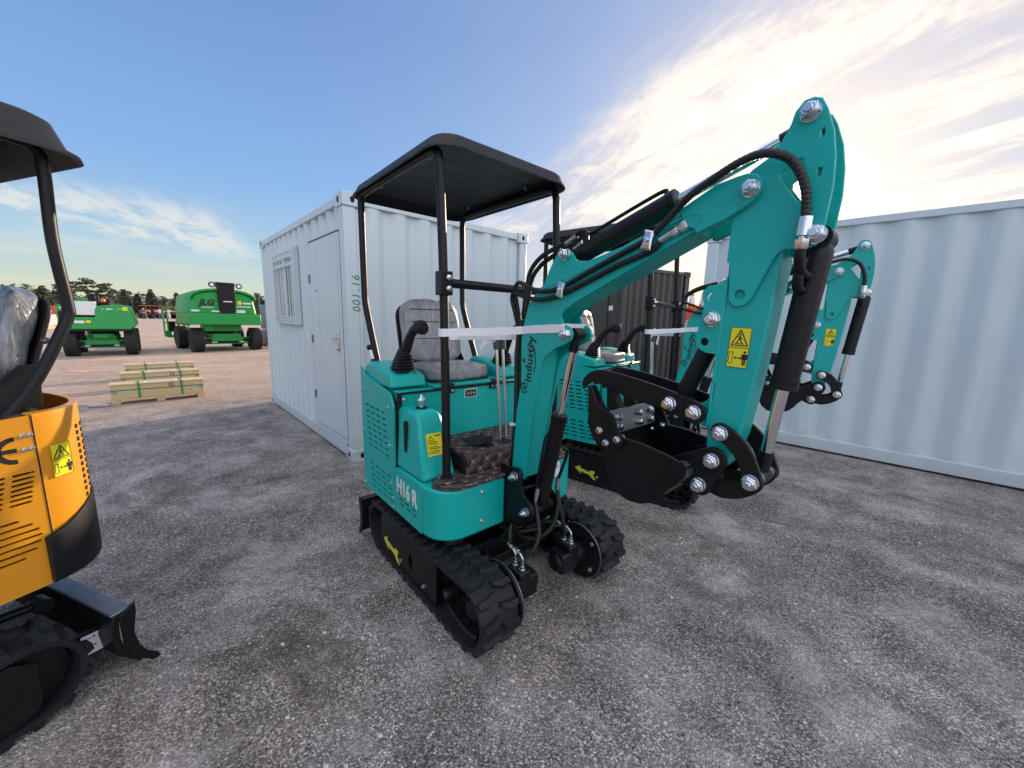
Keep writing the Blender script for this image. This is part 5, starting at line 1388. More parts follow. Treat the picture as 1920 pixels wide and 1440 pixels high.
# ------------------------------------------------------------------ yellow excavator at the left edge
def make_yellow():
    root = thing('mini_excavator', 'yellow mini excavator with black counterweight, cut off by the left edge', 'mini excavator', (-2.18, .85, 0), R(-110))
    for s in (-1, 1): track_assembly(root, s*.490, s*.300, xr=-.425, xf_=.445)
    obj('undercarriage_frame', MB().box((0, 0, .24), (.60, .56, .10)).box((-.34, 0, .20), (.10, .60, .06)), 'black', root, bevel=.005)
    obj('slew_ring', MB().lathe([(0, .22), (.06, .22), (.065, .20), (.16, .20)], (-.05, 0, .30), (0, 0, 1), 36), 'black', root)
    # blade with end plates and arms
    b = MB()
    b.prism([(-.722, .022), (-.700, .022), (-.640, .10), (-.632, .17), (-.640, .262), (-.690, .262), (-.690, .245), (-.658, .235), (-.655, .17), (-.664, .105)], -.50, .50)
    for s in (-1, 1): b.prism([(-.762, .0), (-.737, .0), (-.705, .035), (-.672, .08), (-.660, .12), (-.655, .262), (-.706, .288), (-.706, .255), (-.692, .17), (-.703, .10), (-.724, .055), (-.754, .022)], s*.50, s*.514)
    bl = obj('dozer_blade', b, 'black', root, bevel=.003)
    obj('blade_top', MB().box((-.668, 0, .268), (.060, .996, .010)), 'steel', bl, bevel=.003)
    for s in (-1, 1):
        obj('blade_arm', MB().prism([(-.20, .26), (-.20, .16), (-.55, .10), (-.675, .092), (-.675, .20), (-.55, .21)], s*.385, s*.400), 'black', bl, bevel=.004)
    st = obj('inspection_sheet', MB().prism([(-.585, .108), (-.668, .100), (-.668, .180), (-.585, .190)], .4005, .4013), 'paper', bl, smooth=False)
    pr = MB()
    for z in (.137, .172):
        pr.prism([(-.625, z-.004), (-.618, z-.004), (-.616, z+.005), (-.623, z+.005)], .4014, .4018)
        for k in range(7): pr.box((-.613+k*.0032, .4016, z), (.002, .0006, .005))
    obj('sheet_print', pr, 'bluepen', st, smooth=False)
    c = MB(); c.cyl((-.20, .22, .345), (-.44, .22, .315), .030); c.cyl((-.44, .22, .315), (-.56, .22, .30), .016)
    c.cyl((-.56, .19, .298), (-.56, .25, .298), .028); c.cyl((-.45, .22, .353), (-.30, .22, .368), .007)
    bc_ = obj('blade_cylinder', c, 'black', root, split=False)
    obj('hose_fitting', MB().cyl((-.40, .235, .335), (-.33, .245, .338), .009).cyl((-.33, .245, .338), (-.30, .25, .338), .0125), 'zinc', bc_)
    # house shell: side sheet, rounded rear
    def plan(o=0.0, xa=-.565):
        P = [(xa, .402+o)]
        for t in range(0, 91, 10):
            a = R(t); P.append((xa-(.205+o)*math.sin(a)**.95, (.402+o)*math.cos(a)**.80))
        P += [(x, -y) for x, y in reversed(P[:-1])]
        return P
    Z0, Z1 = .452, 1.062
    side = MB().prism([(.62, Z0), (.62, .86), (.20, .98), (-.20, 1.040), (-.5635, 1.062), (-.5635, Z0)], .402, .388)
    hol = []
    for r_ in range(7):
        z = .868-.0165*r_
        for a, w in ((-.553, .052), (-.489, .055), (-.420, .055)):
            a2 = a+.003*r_; hol.append([(a2+.003, z-.0040), (a2+w-.003, z-.0046), (a2+w, z-.0005), (a2+w-.003, z+.0036), (a2+.003, z+.0040), (a2, z)])
    for r_ in range(7):
        z = .712-.0225*r_; k = (r_-3)/3.5; w = .092*math.sqrt(1-k*k); c0 = -.452
        hol.append([(c0-w+.003, z-.0040), (c0+w-.003, z-.0046), (c0+w, z-.0005), (c0+w-.003, z+.0036), (c0-w+.003, z+.0040), (c0-w, z)])
    side = MB().holed([(.62, Z0), (.62, .86), (.20, .98), (-.20, 1.040), (-.5635, 1.062), (-.5635, Z0)], hol, .402, .390)
    sp = obj('side_panel', side, 'yellow', root, angle=20)
    side2 = MB().holed([(.62, Z0), (.62, .86), (.20, .98), (-.20, 1.040), (-.5635, 1.062), (-.5635, Z0)], hol, -.402, -.390)
    obj('side_panel', side2, 'yellow', root, angle=20)
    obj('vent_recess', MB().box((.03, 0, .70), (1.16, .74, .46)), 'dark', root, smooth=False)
    bb = MB()
    for x in (-.5385, -.5555):
        for z in (.997, .950): bb.cap((x, .402, z), (0, 1, 0), .0062, .006)
    obj('panel_bolt', bb, 'zinc', sp)
    # conformity mark: right-hand letter, cut from arcs
    def arc(cx, cz, r0, r1, a0, a1, n=26): return circ(cx, cz, r1, n, a0, a1)+list(reversed(circ(cx, cz, r0, n, a0, a1)))
    e = MB()
    for cx in (-.520, -.455): e.prism(arc(cx, .953, .031, .046, -90, 90), .4022, .4028)
    e.prism([(-.522, .9460), (-.484, .9460), (-.484, .9600), (-.522, .9600)], .4022, .4028)
    obj('conformity_mark', e, 'ink', sp, smooth=False)
    # rear hood: a bent sheet with square ventilation holes in it
    P = plan(); outer = [p for p in P if True]
    hood = MB(); T = .012
    zs = [Z0, .60, .62, Z1]
    inner = [(x*1.0+.012*(1 if abs(y) < .39 else 0), y*(1-.030)) for x, y in outer]
    hood.loops([[(x, y, z) for x, y in outer]+[(x, y, z) for x, y in reversed(inner)] for z in (Z0, Z1)])
    hd = obj('rear_hood', hood, 'yellow', root, angle=40, bevel=.004)
    obj('hood_floor', MB().prism([(x*.985, y*.96) for x, y in plan()], .80, .812, 'z'), 'yellow', root)
    rim = MB().loops([[(x, y, Z1-.002) for x, y in outer]+[(x*.955+(-.02), y*.90) + (Z1-.002,) for x, y in reversed(outer)], [(x, y, Z1+.004) for x, y in outer]+[(x*.955+(-.02), y*.90) + (Z1+.004,) for x, y in reversed(outer)]])
    obj('hood_rim', rim, 'yellow', root, bevel=.003)
    obj('hood_gap', MB().box((-.5645, .398, .84), (.004, .010, .445)), 'dark', root, smooth=False)
    # slot grille following the bend
    def at(u, o=0.0):
        n = len(P)-1; f = u*n; i = min(int(f), n-1); t = f-i
        a, b_ = Vector((*P[i], 0)), Vector((*P[i+1], 0)); p = a.lerp(b_, t); d = (b_-a).normalized(); nrm = Vector((d.y, -d.x, 0))
        if nrm.x > 0 and abs(nrm.x) > .2: nrm = -nrm
        if abs(nrm.x) <= .2: nrm = Vector((0, 1 if p.y > 0 else -1, 0))
        return p+nrm*o, d, nrm
    gm = MB()
    for col in range(7):
        for r_ in range(15):
            u = .235+col*.050; p, d, nrm = at(u, .0008)
            z = .985-.0245*r_; w, h = .0098, .0092
            q = [(w*math.cos(R(a)), h*math.sin(R(a))) for a in range(0, 360, 30)]
            q = [(max(-w*.8, min(w*.8, x)), max(-h*.85, min(h*.85, y))) for x, y in q]
            gm.loops([[p+d*x+Vector((0, 0, z+y)) for x, y in q], [p+nrm*.0012+d*x+Vector((0, 0, z+y)) for x, y in q]])
    obj('hood_grille', gm, 'dark', hd, smooth=False)
    p, d, nrm = at(.125, .0012)
    warning_sticker(hd, p+Vector((0, 0, .888)), -d if nrm.dot(Vector((0, 1, 0))) > 0 and d.x > 0 else d, (0, 0, 1), .062, .118)
    # counterweight
    Pc = plan(.024, -.545); cw = MB()
    def top(x): return .628+.085*max(0, min(1, (-.56-x)/.15))
    cw.loops([[(x, y*.985, .458) for x, y in Pc], [(x, y, .478) for x, y in Pc], [(x, y, top(x)-.010) for x, y in Pc], [(x, y*.992, top(x)) for x, y in Pc]])
    obj('counterweight', cw, 'blackmatte', root, bevel=.006, angle=30)
    # deck, seat, canopy
    obj('deck', MB().box((.05, 0, .99), (1.0, .70, .04)), 'blackmatte', root, bevel=.01)
    make_seat(root, -.590, -.12, -.27, .24, 1.115, 1.475, 'wrap2', .11)
    def ring(x0, x1, y, r, z): return [(a, b_, z) for a, b_ in rrect(x0, x1, -y, y, r, 8)]
    X0, X1, Y = -.825, .50, .435
    cp = MB().loops([ring(X0+.075, X1-.065, Y-.075, .09, 2.025), ring(X0+.045, X1-.04, Y-.045, .10, 1.965), ring(X0+.010, X1-.010, Y-.010, .12, 1.930),
                     ring(X0, X1, Y, .13, 1.930), ring(X0+.004, X1-.003, Y-.004, .128, 1.945), ring(X0+.030, X1-.020, Y-.028, .118, 1.962), ring(X0+.055, X1-.044, Y-.055, .105, 2.040), ring(X0+.075, X1-.065, Y-.075, .095, 2.052), ring(X0+.13, X1-.11, Y-.13, .08, 2.060)])
    obj('canopy', cp, 'blackmatte', root, angle=50)
    fr = MB()
    for s in (-1, 1):
        y = s*.320
        fr.tube([(.36, y, 1.0), (.36, y, 1.80), (.34, y, 1.93), (.26, y, 1.965), (-.20, y, 1.97), (-.64, y, 1.965), (-.710, y, 1.945), (-.722, y, 1.88), (-.716, y, 1.65), (-.728, y, 1.43), (-.722, y, 1.385), (-.690, y, 1.31), (-.632, y, 1.19), (-.575, y, 1.10), (-.50, y, 1.02), (-.40, y, .995)], .0175, 16, 6)
    obj('canopy_frame', fr, 'black', root)
    obj('seat_frame', MB().tube([(-.715, -.10, 1.05), (-.66, .10, 1.03), (-.58, .30, 1.045), (-.42, .345, 1.03), (-.1, .345, 1.03)], .022, 12, 6), 'blackmatte', root)
    obj('panel_bolt', MB().cap((-.676, .262, 1.300), (-.3, 1, 0), .010, .014), 'steel', root)
    # front boom, mostly out of frame
    obj('boom_bracket', MB().box((.66, 0, .62), (.16, .18, .30)), 'black', root, bevel=.01)
    obj('boom', MB().prism(spl([(.68, .62), (.72, 1.1), (.90, 1.55), (1.5, 1.75)], 5)+spl([(1.5, 1.62), (.98, 1.43), (.84, 1.05), (.80, .60)], 5), -.06, .06), 'yellow', root, bevel=.004)
make_yellow()

# ------------------------------------------------------------------ crates on the yard
def crate(loc, rz, L, D, H, label, num, pallet=True):
    t = thing('wooden_crate', label, 'crate', loc, rz, 'long wooden crates on the gravel')
    zb = .085 if pallet else .02
    obj('crate_box', MB().box((0, 0, zb+H/2), (L, D, H)), 'wood', t, bevel=.004)
    obj('crate_lid', MB().box((0, 0, zb+H+.008), (L+.02, D+.02, .018)), 'wood', t, bevel=.003)
    if pallet:
        for x in (-L*.46, 0, L*.46): obj('skid', MB().box((x, 0, .042), (.10, D, .084)), 'wood', t, bevel=.003)
        obj('skid_board', MB().box((0, -D*.42, .075), (L*.9, .06, .018)), 'wood', t)
    sb = MB()
    for x in (-L*.22, L*.24): sb.box((x, 0, zb+H/2+.011), (.022, D+.026, H+.025))
    sb.box((0, 0, zb+H*.62), (L+.006, D+.008, .014))
    obj('green_strap', sb, 'strap', t)
    pl = obj('packing_list', MB().box((.02*L, -.02, zb+H+.0185), (L*.36, D*.42, .003)), 'paper', t)
    k = MB()
    for y in (-.05, -.02, .01, .04): k.box((.02*L, -.02+y, zb+H+.0205), (L*.30, .008, .001))
    obj('list_print', k, 'slate', pl, smooth=False)
    for x in (-L*.465, L*.462): obj('corner_plate', MB().box((x, -D/2-.003, zb+H*.50), (.055, .004, .035)), 'slate', t)
    if num: text('crate_number', num, .075, (L*.13, -D/2-.002, zb+H*.80), (1, 0, 0), (0, 0, 1), 'ink', t, bold=.0006)
    return t
rz = R(44); L = 1.09; nrm = Vector((-math.sin(rz), math.cos(rz), 0))*.14
crate(Vector((-5.57, 5.96, 0))+nrm, rz, L, .28, .205, 'nearest long wooden crate with green straps on a pallet, numbered 02', '02')
crate(Vector((-6.48, 7.00, 0))+nrm, rz+.02, L, .28, .205, 'middle wooden crate of the three, numbered 12, with green straps', '12')
crate(Vector((-7.46, 8.07, 0))+nrm, rz+.01, L, .28, .205, 'farthest wooden crate, nearly hidden behind the crate numbered 12', None)

# ------------------------------------------------------------------ aerial lifts
def wheel(root, x, y, r, w, hubm='jgreen2', tyrem='tyre', lugs=22):
    t = MB(); t.lathe([(-w/2, r*.60), (-w/2, r*.90), (-w*.42, r*.975), (w*.42, r*.975), (w/2, r*.90), (w/2, r*.60)], (x, y, r), (1, 0, 0), 32)
    for i in range(lugs):
        for s in (-1, 1):
            a = R(360*(i+.5*(s > 0))/lugs); c = Vector((x+s*w*.22, y+math.sin(a)*r*.985, r+math.cos(a)*r*.985))
            t.box(c, (w*.52, r*.09, r*.07), Matrix.Rotation(-a, 3, 'X') @ Matrix.Rotation(s*R(22), 3, 'Z'))
    o = obj('tyre', t, tyrem, root, angle=30)
    h = MB(); s = 1 if x > 0 else -1
    h.lathe([(-w*.3, r*.62), (w*.30, r*.62), (w*.40, r*.55), (w*.34, r*.30), (w*.46, r*.26), (w*.46, r*.05)], (x, y, r), (s, 0, 0), 24)
    obj('rim', h, hubm, o, angle=30)


def lift_chassis(t, W, LB, r, w):
    """axles across x, away along +y"""
    for y in (0, LB):
        for s in (-1, 1): wheel(t, s*(W/2-w/2), y, r, w)
        obj('axle', MB().box((0, y, r*1.02), (W-w*2, .16, .14)).box((0, y-.05, r*.72), (W*.62, .12, .09)), 'jgreen', t, bevel=.01)
        k = MB()
        for s in (-1, 1): k.box((s*W*.31, y-.02, r*.86), (W*.16, .18, .20))
        k.cyl((-W*.16, y-.13, r*.78), (W*.16, y-.13, r*.78), .035)
        obj('steering_gear', k, 'black', t, bevel=.01)
    obj('chassis', MB().box((0, LB/2, r*1.15), (W*.42, LB*1.05, .30)), 'jgreen', t, bevel=.02)
    m = MB()
    for s in (-1, 1): m.box((s*W*.17, -.135, r*.79), (W*.13, .006, .025))
    obj('reflector_marks', m, 'decal', t, smooth=False)
    obj('turntable_bearing', MB().cyl((0, LB*.42, r*1.15), (0, LB*.42, r*1.15+.36), W*.23, seg=28), 'black', t)


def lift_a():
    A = Vector((-13.23, 11.31, 0)); B = Vector((-12.07, 12.36, 0)); d = B-A
    t = thing('boom_lift', 'green boom lift at far left with white box and orange beacon on top', 'boom lift', (A+B)/2, math.atan2(d.y, d.x), 'green boom lifts across the yard')
    W = d.length
    lift_chassis(t, W, 1.5, .39, .29)
    obj('tow_bar', MB().box((0, -.12, .60), (.55, .10, .13)).cyl((-.22, -.17, .60), (-.22, -.02, .60), .075).cyl((.22, -.17, .60), (.22, -.02, .60), .075), 'jgreen', t, bevel=.01)
    body = MB()
    w = W/2
    F = [(-w-.02, .84), (-w+.04, .80), (w-.10, .80), (w+.01, .92), (w+.02, .98), (w-.10, 1.52), (w-.30, 1.56), (.05, 1.50), (-.05, 1.50), (-.05, 1.16), (-.45, 1.16), (-.48, 1.50), (-w-.02, 1.50)]
    y0, y1 = -.35, 1.70
    bo = obj('turret_body', MB().loops([[(x, y0+.10*(1 if z > 1.2 else 0), z) for x, z in F], [(x, y1, z) for x, z in F]]), 'jgreen', t, bevel=.025, angle=30)
    obj('body_underside', MB().box((0, .6, .775), (W*.92, 1.9, .05)), 'black', t)
    obj('tray_recess', MB().box((-.25, .3, 1.20), (.40, 1.1, .06)), 'dark', bo)
    obj('tool_box', MB().box((-.235, -.10, 1.42), (.46, .34, .40)), 'decal', t, bevel=.012)
    obj('control_pod', MB().box((-.11, .15, 1.76), (.15, .12, .18)).box((-.11, .15, 1.65), (.05, .05, .10)), 'black', t, bevel=.01)
    obj('tray_cover', MB().loops([[(-.44, -.1, 1.63), (-.20, -.1, 1.63), (-.20, .3, 1.63), (-.44, .3, 1.63)], [(-.36, 0, 1.74), (-.22, 0, 1.74), (-.22, .3, 1.74), (-.36, .3, 1.74)]]), 'jgreen2', t, bevel=.01)
    be = obj('beacon', MB().lathe([(0, .055), (.05, .055), (.09, .045), (.11, .02)], (.14, 0, 1.62), (0, 0, 1), 16), 'beacon', t)
    obj('beacon_base', MB().box((.16, 0, 1.57), (.22, .18, .10)), 'black', be)
    obj('exhaust', MB().cyl((.02, .1, 1.5), (.02, .1, 1.86), .028).box((.02, .1, 1.84), (.08, .07, .05)), 'black', t)
    obj('control_panel', MB().box((-w+.12, y0-.012, 1.12), (.20, .03, .42)), 'black', bo, bevel=.01)
    k = MB()
    for x, z, a, b_ in ((-w+.10, 1.42, .12, .04), (.06, 1.40, .17, .035), (.26, 1.41, .14, .035), (.50, 1.41, .14, .035), (.06, 1.27, .20, .028), (.38, 1.27, .17, .028)): k.box((x, y0+.092, z), (a, .02, b_))
    k.box((-.38, y0-.004, 1.02), (.20, .012, .08))
    obj('body_decals', k, 'decal', bo, smooth=False)
    k = MB().box((.60, y0+.09, 1.36), (.12, .03, .24)); k.box((-.20, y0-.004, 1.03), (.10, .012, .07)); k.prism(circ(.235, 1.27, .028, 14), y0+.080, y0+.10)
    obj('safety_decals', k, 'sticker', bo, smooth=False)
    obj('boom', MB().box((-.1, 2.2, 1.05), (.26, 2.2, .26)), 'jgreen', t, bevel=.02)
lift_a()


def lift_b():
    A = Vector((-11.25, 13.44, 0)); B = Vector((-9.953, 15.107, 0)); d = B-A
    t = thing('boom_lift', 'green boom lift with rounded hood and black lettering near white cabin', 'boom lift', (A+B)/2, math.atan2(d.y, d.x), 'green boom lifts across the yard')
    W = d.length
    lift_chassis(t, W, 2.0, .42, .32)
    obj('front_box', MB().box((.02, .10, .93), (.85, .5, .42)), 'jgreen2', t, bevel=.02)
    obj('hydraulic_tank', MB().box((-.50, .12, .92), (.36, .5, .40)), 'jgreen', t, bevel=.02)
    w = W/2-.02
    def sec(y, k, zt):
        P = [(-w*k, 1.36), (w*k, 1.36)]
        top_ = [(w*k*.93, 1.80)]+[(w*k*.93*math.cos(R(a)), 1.80+(zt-1.80)*math.sin(R(a))**.75) for a in range(10, 171, 10)]+[(-w*k*.93, 1.80)]
        return [(x-.10, y, z) for x, z in P+top_]
    hd = obj('engine_hood', MB().loops([sec(-.42, .90, 2.10), sec(-.36, .965, 2.17), sec(-.22, 1.0, 2.21), sec(.5, 1.0, 2.22), sec(1.5, .98, 2.15), sec(1.7, .92, 2.05)]), 'jgreen', t, bevel=.012, angle=30)
    brow = []
    for a in range(6, 175, 6): brow.append((w*.955*math.cos(R(a))-.10, 1.83+.40*math.sin(R(a))**.75))
    br = MB().prism(brow+[(x*.97-.003, z-.07) for x, z in reversed(brow)], -.50, -.30)
    obj('hood_brow', br, 'jgreen', hd, bevel=.01, angle=30)
    obj('tail_counterweight', MB().prism([(-w*1.02-.1, .96), (w*1.04-.1, .96), (w*1.05-.1, 1.02), (w*1.05-.1, 1.34), (-w*1.02-.1, 1.36)], -.55, 1.2), 'jgreen', t, bevel=.03)
    tw = obj('mast_cover', MB().prism([(-.26, 1.40), (.20, 1.40), (.22, 2.36), (-.30, 2.36)], -.53, -.32), 'black', t, bevel=.01)
    hp = MB().box((-.04, -.42, 2.38), (.56, .22, .12))
    obj('mast_head', hp, 'black', tw, bevel=.015)
    for s in (-1, 1):
        lp = obj('work_lamp', MB().lathe([(-.03, .08), (.02, .10), (.04, .10)], (-.04+s*.40, -.48, 2.34), (0, -1, 0), 18), 'black', tw)
        obj('lamp_lens', MB().cyl((-.04+s*.40, -.521, 2.34), (-.04+s*.40, -.528, 2.34), .062), 'lens', lp)
    k = MB().box((-.02, -.534, 1.78), (.26, .006, .035)); obj('mast_decal', k, 'decal', tw, smooth=False)
    text('lift_lettering', 'JLG', .28, (-.62, -.432, 1.72), (1, 0, 0), (0, 0, 1), 'ink', hd, bold=.012, shear=.25, thick=.003)
    k = MB()
    for x, z, a, b_ in ((-.60, 1.565, .34, .02), (-.95, 1.44, .22, .06), (-.36, 1.43, .26, .05), (.38, 1.44, .28, .10), (.60, 1.74, .26, .055), (.48, 1.615, .44, .03)): k.box((x, -.427, z), (a, .010, b_))
    obj('hood_decals', k, 'decal', hd, smooth=False)
    obj('flower_decal', MB().prism([((.075+.022*math.cos(R(12*q*5)))*math.cos(R(12*q))+.36, (.075+.022*math.cos(R(12*q*5)))*math.sin(R(12*q))+1.75) for q in range(30)], -.422, -.432), 'sticker', hd, smooth=False)
    # platform basket folded down on the left
    bs = MB(); x0, x1, ya, yb = -1.12, -.50, 2.75, 3.4
    for z in (.42, .95, 1.50):
        for a, b_ in (((x0, ya), (x1, ya)), ((x1, ya), (x1, yb)), ((x1, yb), (x0, yb)), ((x0, yb), (x0, ya))): bs.cyl((*a, z), (*b_, z), .028, seg=8)
    for a in ((x0, ya), (x1, ya), (x1, yb), (x0, yb), ((x0+x1)/2, ya)): bs.cyl((*a, .40), (*a, 1.52), .028, seg=8)
    bs.box(((x0+x1)/2, (ya+yb)/2, .40), (x1-x0, yb-ya, .05)); bs.box(((x0+x1)/2-.32, ya, .52), (.18, .03, .24))
    bk = obj('basket', bs, 'jgreen', t, split=False)
    obj('control_box', MB().box((x0+.12, ya+.05, .80), (.20, .16, .40)), 'black', bk, bevel=.01)
    obj('boom', MB().box((-.7, 2.5, 1.0), (.22, 1.2, .24)), 'jgreen2', t, bevel=.02)
lift_b()


def scissor():
    P = Vector((-9.75, 16.35, 0))
    t = thing('scissor_lift', 'grey and blue scissor lift, half hidden by the white cabin', 'scissor lift', P, R(50))
    obj('base', MB().box((0, .5, .52), (.86, 1.7, .36)), 'slate', t, bevel=.02)
    for s in (-1, 1):
        for y in (-.2, 1.1): wheel(t, s*.38, y, .24, .16, 'slate', 'wheelgrey', 1)
    obj('side_box', MB().box((0, .5, 1.25), (.82, 1.6, 1.02)), 'slate', t, bevel=.02)
    obj('service_panel', MB().box((-.15, -.312, 1.36), (.26, .02, .40)), 'black', t)
    obj('side_decals', MB().box((-.20, -.315, .95), (.26, .01, .34)).box((-.20, -.315, 1.66), (.32, .01, .12)), 'decal', t, smooth=False)
    r_ = MB()
    for x in (-.40, .40):
        for y in (-.28, 1.28): r_.cyl((x, y, 1.76), (x, y, 2.10), .022, seg=8)
    for a, b_ in (((-.40, -.28), (.40, -.28)), ((.40, -.28), (.40, 1.28)), ((.40, 1.28), (-.40, 1.28)), ((-.40, 1.28), (-.40, -.28))): r_.cyl((*a, 2.10), (*b_, 2.10), .022, seg=8)
    obj('guard_rail', r_, 'liftblue', t, split=False)
    obj('leg_guard', MB().box((-.28, -.34, .42), (.16, .05, .50)), 'liftblue', t)
scissor()

# ------------------------------------------------------------------ things at the far edge of the yard
def at_px(px, D, hz=581.0):
    """bearing of a point D metres off, from its position along the horizon"""
    a = math.atan2((px-960)/F_PX, math.cos(PITCH)+.035)
    return Vector((math.sin(a)*D, math.cos(a)*D, 0))


def tractor_proto():
    t = thing('tractor', 'x', 'tractor', (0, 0, 0), 0, 'orange tractors lined up along the far edge')
    obj('hood', MB().prism([(-.32, .75), (.32, .75), (.34, 1.25), (.22, 1.48), (-.22, 1.48), (-.34, 1.25)], -.9, .45), 'orange', t, bevel=.04)
    for s in (-1, 1):
        for y, r, w in ((-.7, .36, .24), (.85, .62, .36)):
            o = obj('wheel', MB().lathe([(-w/2, r*.6), (-w/2, r*.95), (0, r), (w/2, r*.95), (w/2, r*.6)], (s*(.52 if r < .5 else .62), y, r), (1, 0, 0), 20), 'tyre', t)
            obj('rim', MB().cyl((s*(.52 if r < .5 else .62)-.1, y, r), (s*(.52 if r < .5 else .62)+.1, y, r), r*.6, seg=16), 'orange', o)
        obj('fender', MB().box((s*.62, .85, 1.28), (.34, .8, .08)), 'orange', t, bevel=.03)
        obj('headlight', MB().box((s*.20, -.91, 1.22), (.16, .03, .12)), 'lens', t)
    obj('canopy', MB().box((0, .75, 2.10), (1.25, 1.2, .10)), 'orange', t, bevel=.03)
    k = MB()
    for s in (-1, 1): k.cyl((s*.48, 1.1, 1.2), (s*.48, 1.1, 2.1), .035, seg=8)
    obj('canopy_post', k, 'black', t)
    obj('front_grille', MB().box((0, -.91, .98), (.5, .03, .30)), 'black', t)
    obj('seat', MB().box((0, .75, 1.25), (.5, .45, .4)), 'black', t, bevel=.04)
    return t
tp = tractor_proto()
TR = [(265.5, 'leftmost orange tractor of the far row, standing apart by a grass gap'), (284, 'orange tractor of the far row, second from the left'), (299, 'orange tractor just behind the person in a pale shirt'),
      (313, 'orange tractor behind the person dressed in white'), (326, 'orange tractor left of the green lift basket'), (338, 'orange tractor behind the green lift basket')]
for i, (px, lab) in enumerate(TR):
    o = tp if i == 0 else copy_tree(tp)
    p = at_px(px, 88+i*.8); o.location = p; o.rotation_euler = (0, 0, math.atan2(p.y, p.x)-math.pi/2+.25+random.uniform(-.1, .1)); o['label'] = lab


def person(px, D, label, top, leg, pose):
    """one skinned body mesh; clothing as separate skinned shells"""
    p = at_px(px, D); t = thing('person', label, 'person', p, math.atan2(p.y, p.x)-math.pi/2)
    def skin(name, V, E, Rd, m):
        me = bpy.data.meshes.new(name); me.from_pydata(V, E, []); o = bpy.data.objects.new(name, me); link(o, t); me.materials.append(M[m])
        o.modifiers.new('skin', 'SKIN'); s = o.modifiers.new('sub', 'SUBSURF'); s.levels = 1; s.render_levels = 1
        for v, r in zip(me.skin_vertices[0].data, Rd): v.radius = (r, r)
        me.skin_vertices[0].data[0].use_root = True
        return o
    a1, a2 = pose
    V = [(0, 0, .95), (0, 0, 1.20), (0, 0, 1.42), (0, 0, 1.52), (0, -.02, 1.66), (-.19, 0, 1.40), a1[0], a1[1], (.19, 0, 1.40), a2[0], a2[1], (-.10, 0, .88), (-.12, .03, .48), (-.12, -.02, .06), (-.12, -.14, .03), (.10, 0, .88), (.13, -.05, .48), (.14, .02, .06), (.14, -.10, .03)]
    E = [(0, 1), (1, 2), (2, 3), (3, 4), (2, 5), (5, 6), (6, 7), (2, 8), (8, 9), (9, 10), (0, 11), (11, 12), (12, 13), (13, 14), (0, 15), (15, 16), (16, 17), (17, 18)]
    skin('body', V, E, [.14, .13, .13, .055, .10, .065, .045, .032, .065, .045, .032, .085, .06, .045, .045, .085, .06, .045, .045], 'skin')
    skin('shirt', [V[0], V[1], V[2], V[5], a1[0], V[8], a2[0]], [(0, 1), (1, 2), (2, 3), (3, 4), (2, 5), (5, 6)], [.16, .155, .15, .085, .062, .085, .062], top)
    skin('trousers', [(0, 0, .98), V[11], V[12], V[13], V[15], V[16], V[17]], [(0, 1), (1, 2), (2, 3), (0, 4), (4, 5), (5, 6)], [.155, .10, .078, .066, .10, .078, .066], leg)
    obj('hair', MB().lathe([(-.02, .105), (.05, .112), (.10, .085), (.125, .03)], (0, .005, 1.68), (0, .2, 1), 14), 'hair', t)
person(291.0, 80, 'person in pale shirt and blue jeans, back turned, before the tractors', 'shirt', 'denim', (((-.30, .02, 1.12), (-.26, -.18, .98)), ((.30, .02, 1.14), (.46, .05, 1.05))))
person(307.0, 82, 'person dressed all in white with arms spread, before the tractors', 'whitecloth', 'whitecloth', (((-.36, 0, 1.18), (-.55, -.05, 1.02)), ((.38, 0, 1.22), (.62, 0, 1.24))))
person(260.0, 78, 'person in blue beside the leftmost tractor', 'denim', 'darkcloth', (((-.28, .02, 1.12), (-.24, -.20, .95)), ((.28, .02, 1.12), (.24, -.20, .95))))

# orange loader arm and wrapped pallets at far left
p = at_px(64, 62); t = thing('loader', 'orange machine with upright arm at far left, behind wrapped pallets', 'loader', p, math.atan2(p.y, p.x)-math.pi/2)
obj('arm', MB().prism([(-.9, .8), (-.4, .8), (-.5, 2.6), (-.62, 2.75), (-.95, 2.72), (-1.05, 2.5)], -.2, .2), 'orange', t, bevel=.05)
obj('body', MB().prism([(-1.0, .5), (2.2, .5), (2.3, 1.3), (1.2, 1.6), (-.3, 1.5), (-1.0, 1.2)], -.6, .8), 'orange', t, bevel=.08)
for x in (-.5, 1.5): obj('wheel', MB().lathe([(-.2, .3), (-.2, .5), (.2, .5), (.2, .3)], (x, -.5, .5), (0, 1, 0), 18), 'tyre', t)
for i, (px, D, w, h, lab) in enumerate(((52, 40, .9, 1.1, 'pale wrapped pallet load left of the yellow machine post'), (63, 42, .9, .8, 'lower pale wrapped pallet load beside the taller one'))):
    p = at_px(px, D); rnd = random.Random(i)
    t = thing('pallet_load', lab, 'pallet load', p, .3, 'wrapped pallet loads far left')
    bm = MB(); bmesh.ops.create_cube(bm.bm, size=2.0); bmesh.ops.subdivide_edges(bm.bm, edges=bm.bm.edges[:], cuts=4, use_grid_fill=True)
    for v in bm.bm.verts:
        q = v.co; k = 1+.12*mnoise.noise(q*2.2+Vector((i*5, 0, 0))); v.co = Vector((q.x*w*.6*k, q.y*w*.6*k, .16+h*.5*(1+q.z*k*.95)))
    obj('wrapped_bags', bm, 'pvcbag', t, angle=60)
    obj('pallet', MB().box((0, 0, .13), (w*1.2, w*1.2, .03)).box((0, 0, .03), (w*1.2, w*1.2, .03)).box((-w*.5, 0, .08), (.1, w*1.2, .09)).box((w*.5, 0, .08), (.1, w*1.2, .09)).box((0, 0, .08), (.1, w*1.2, .09)), 'wood', t)

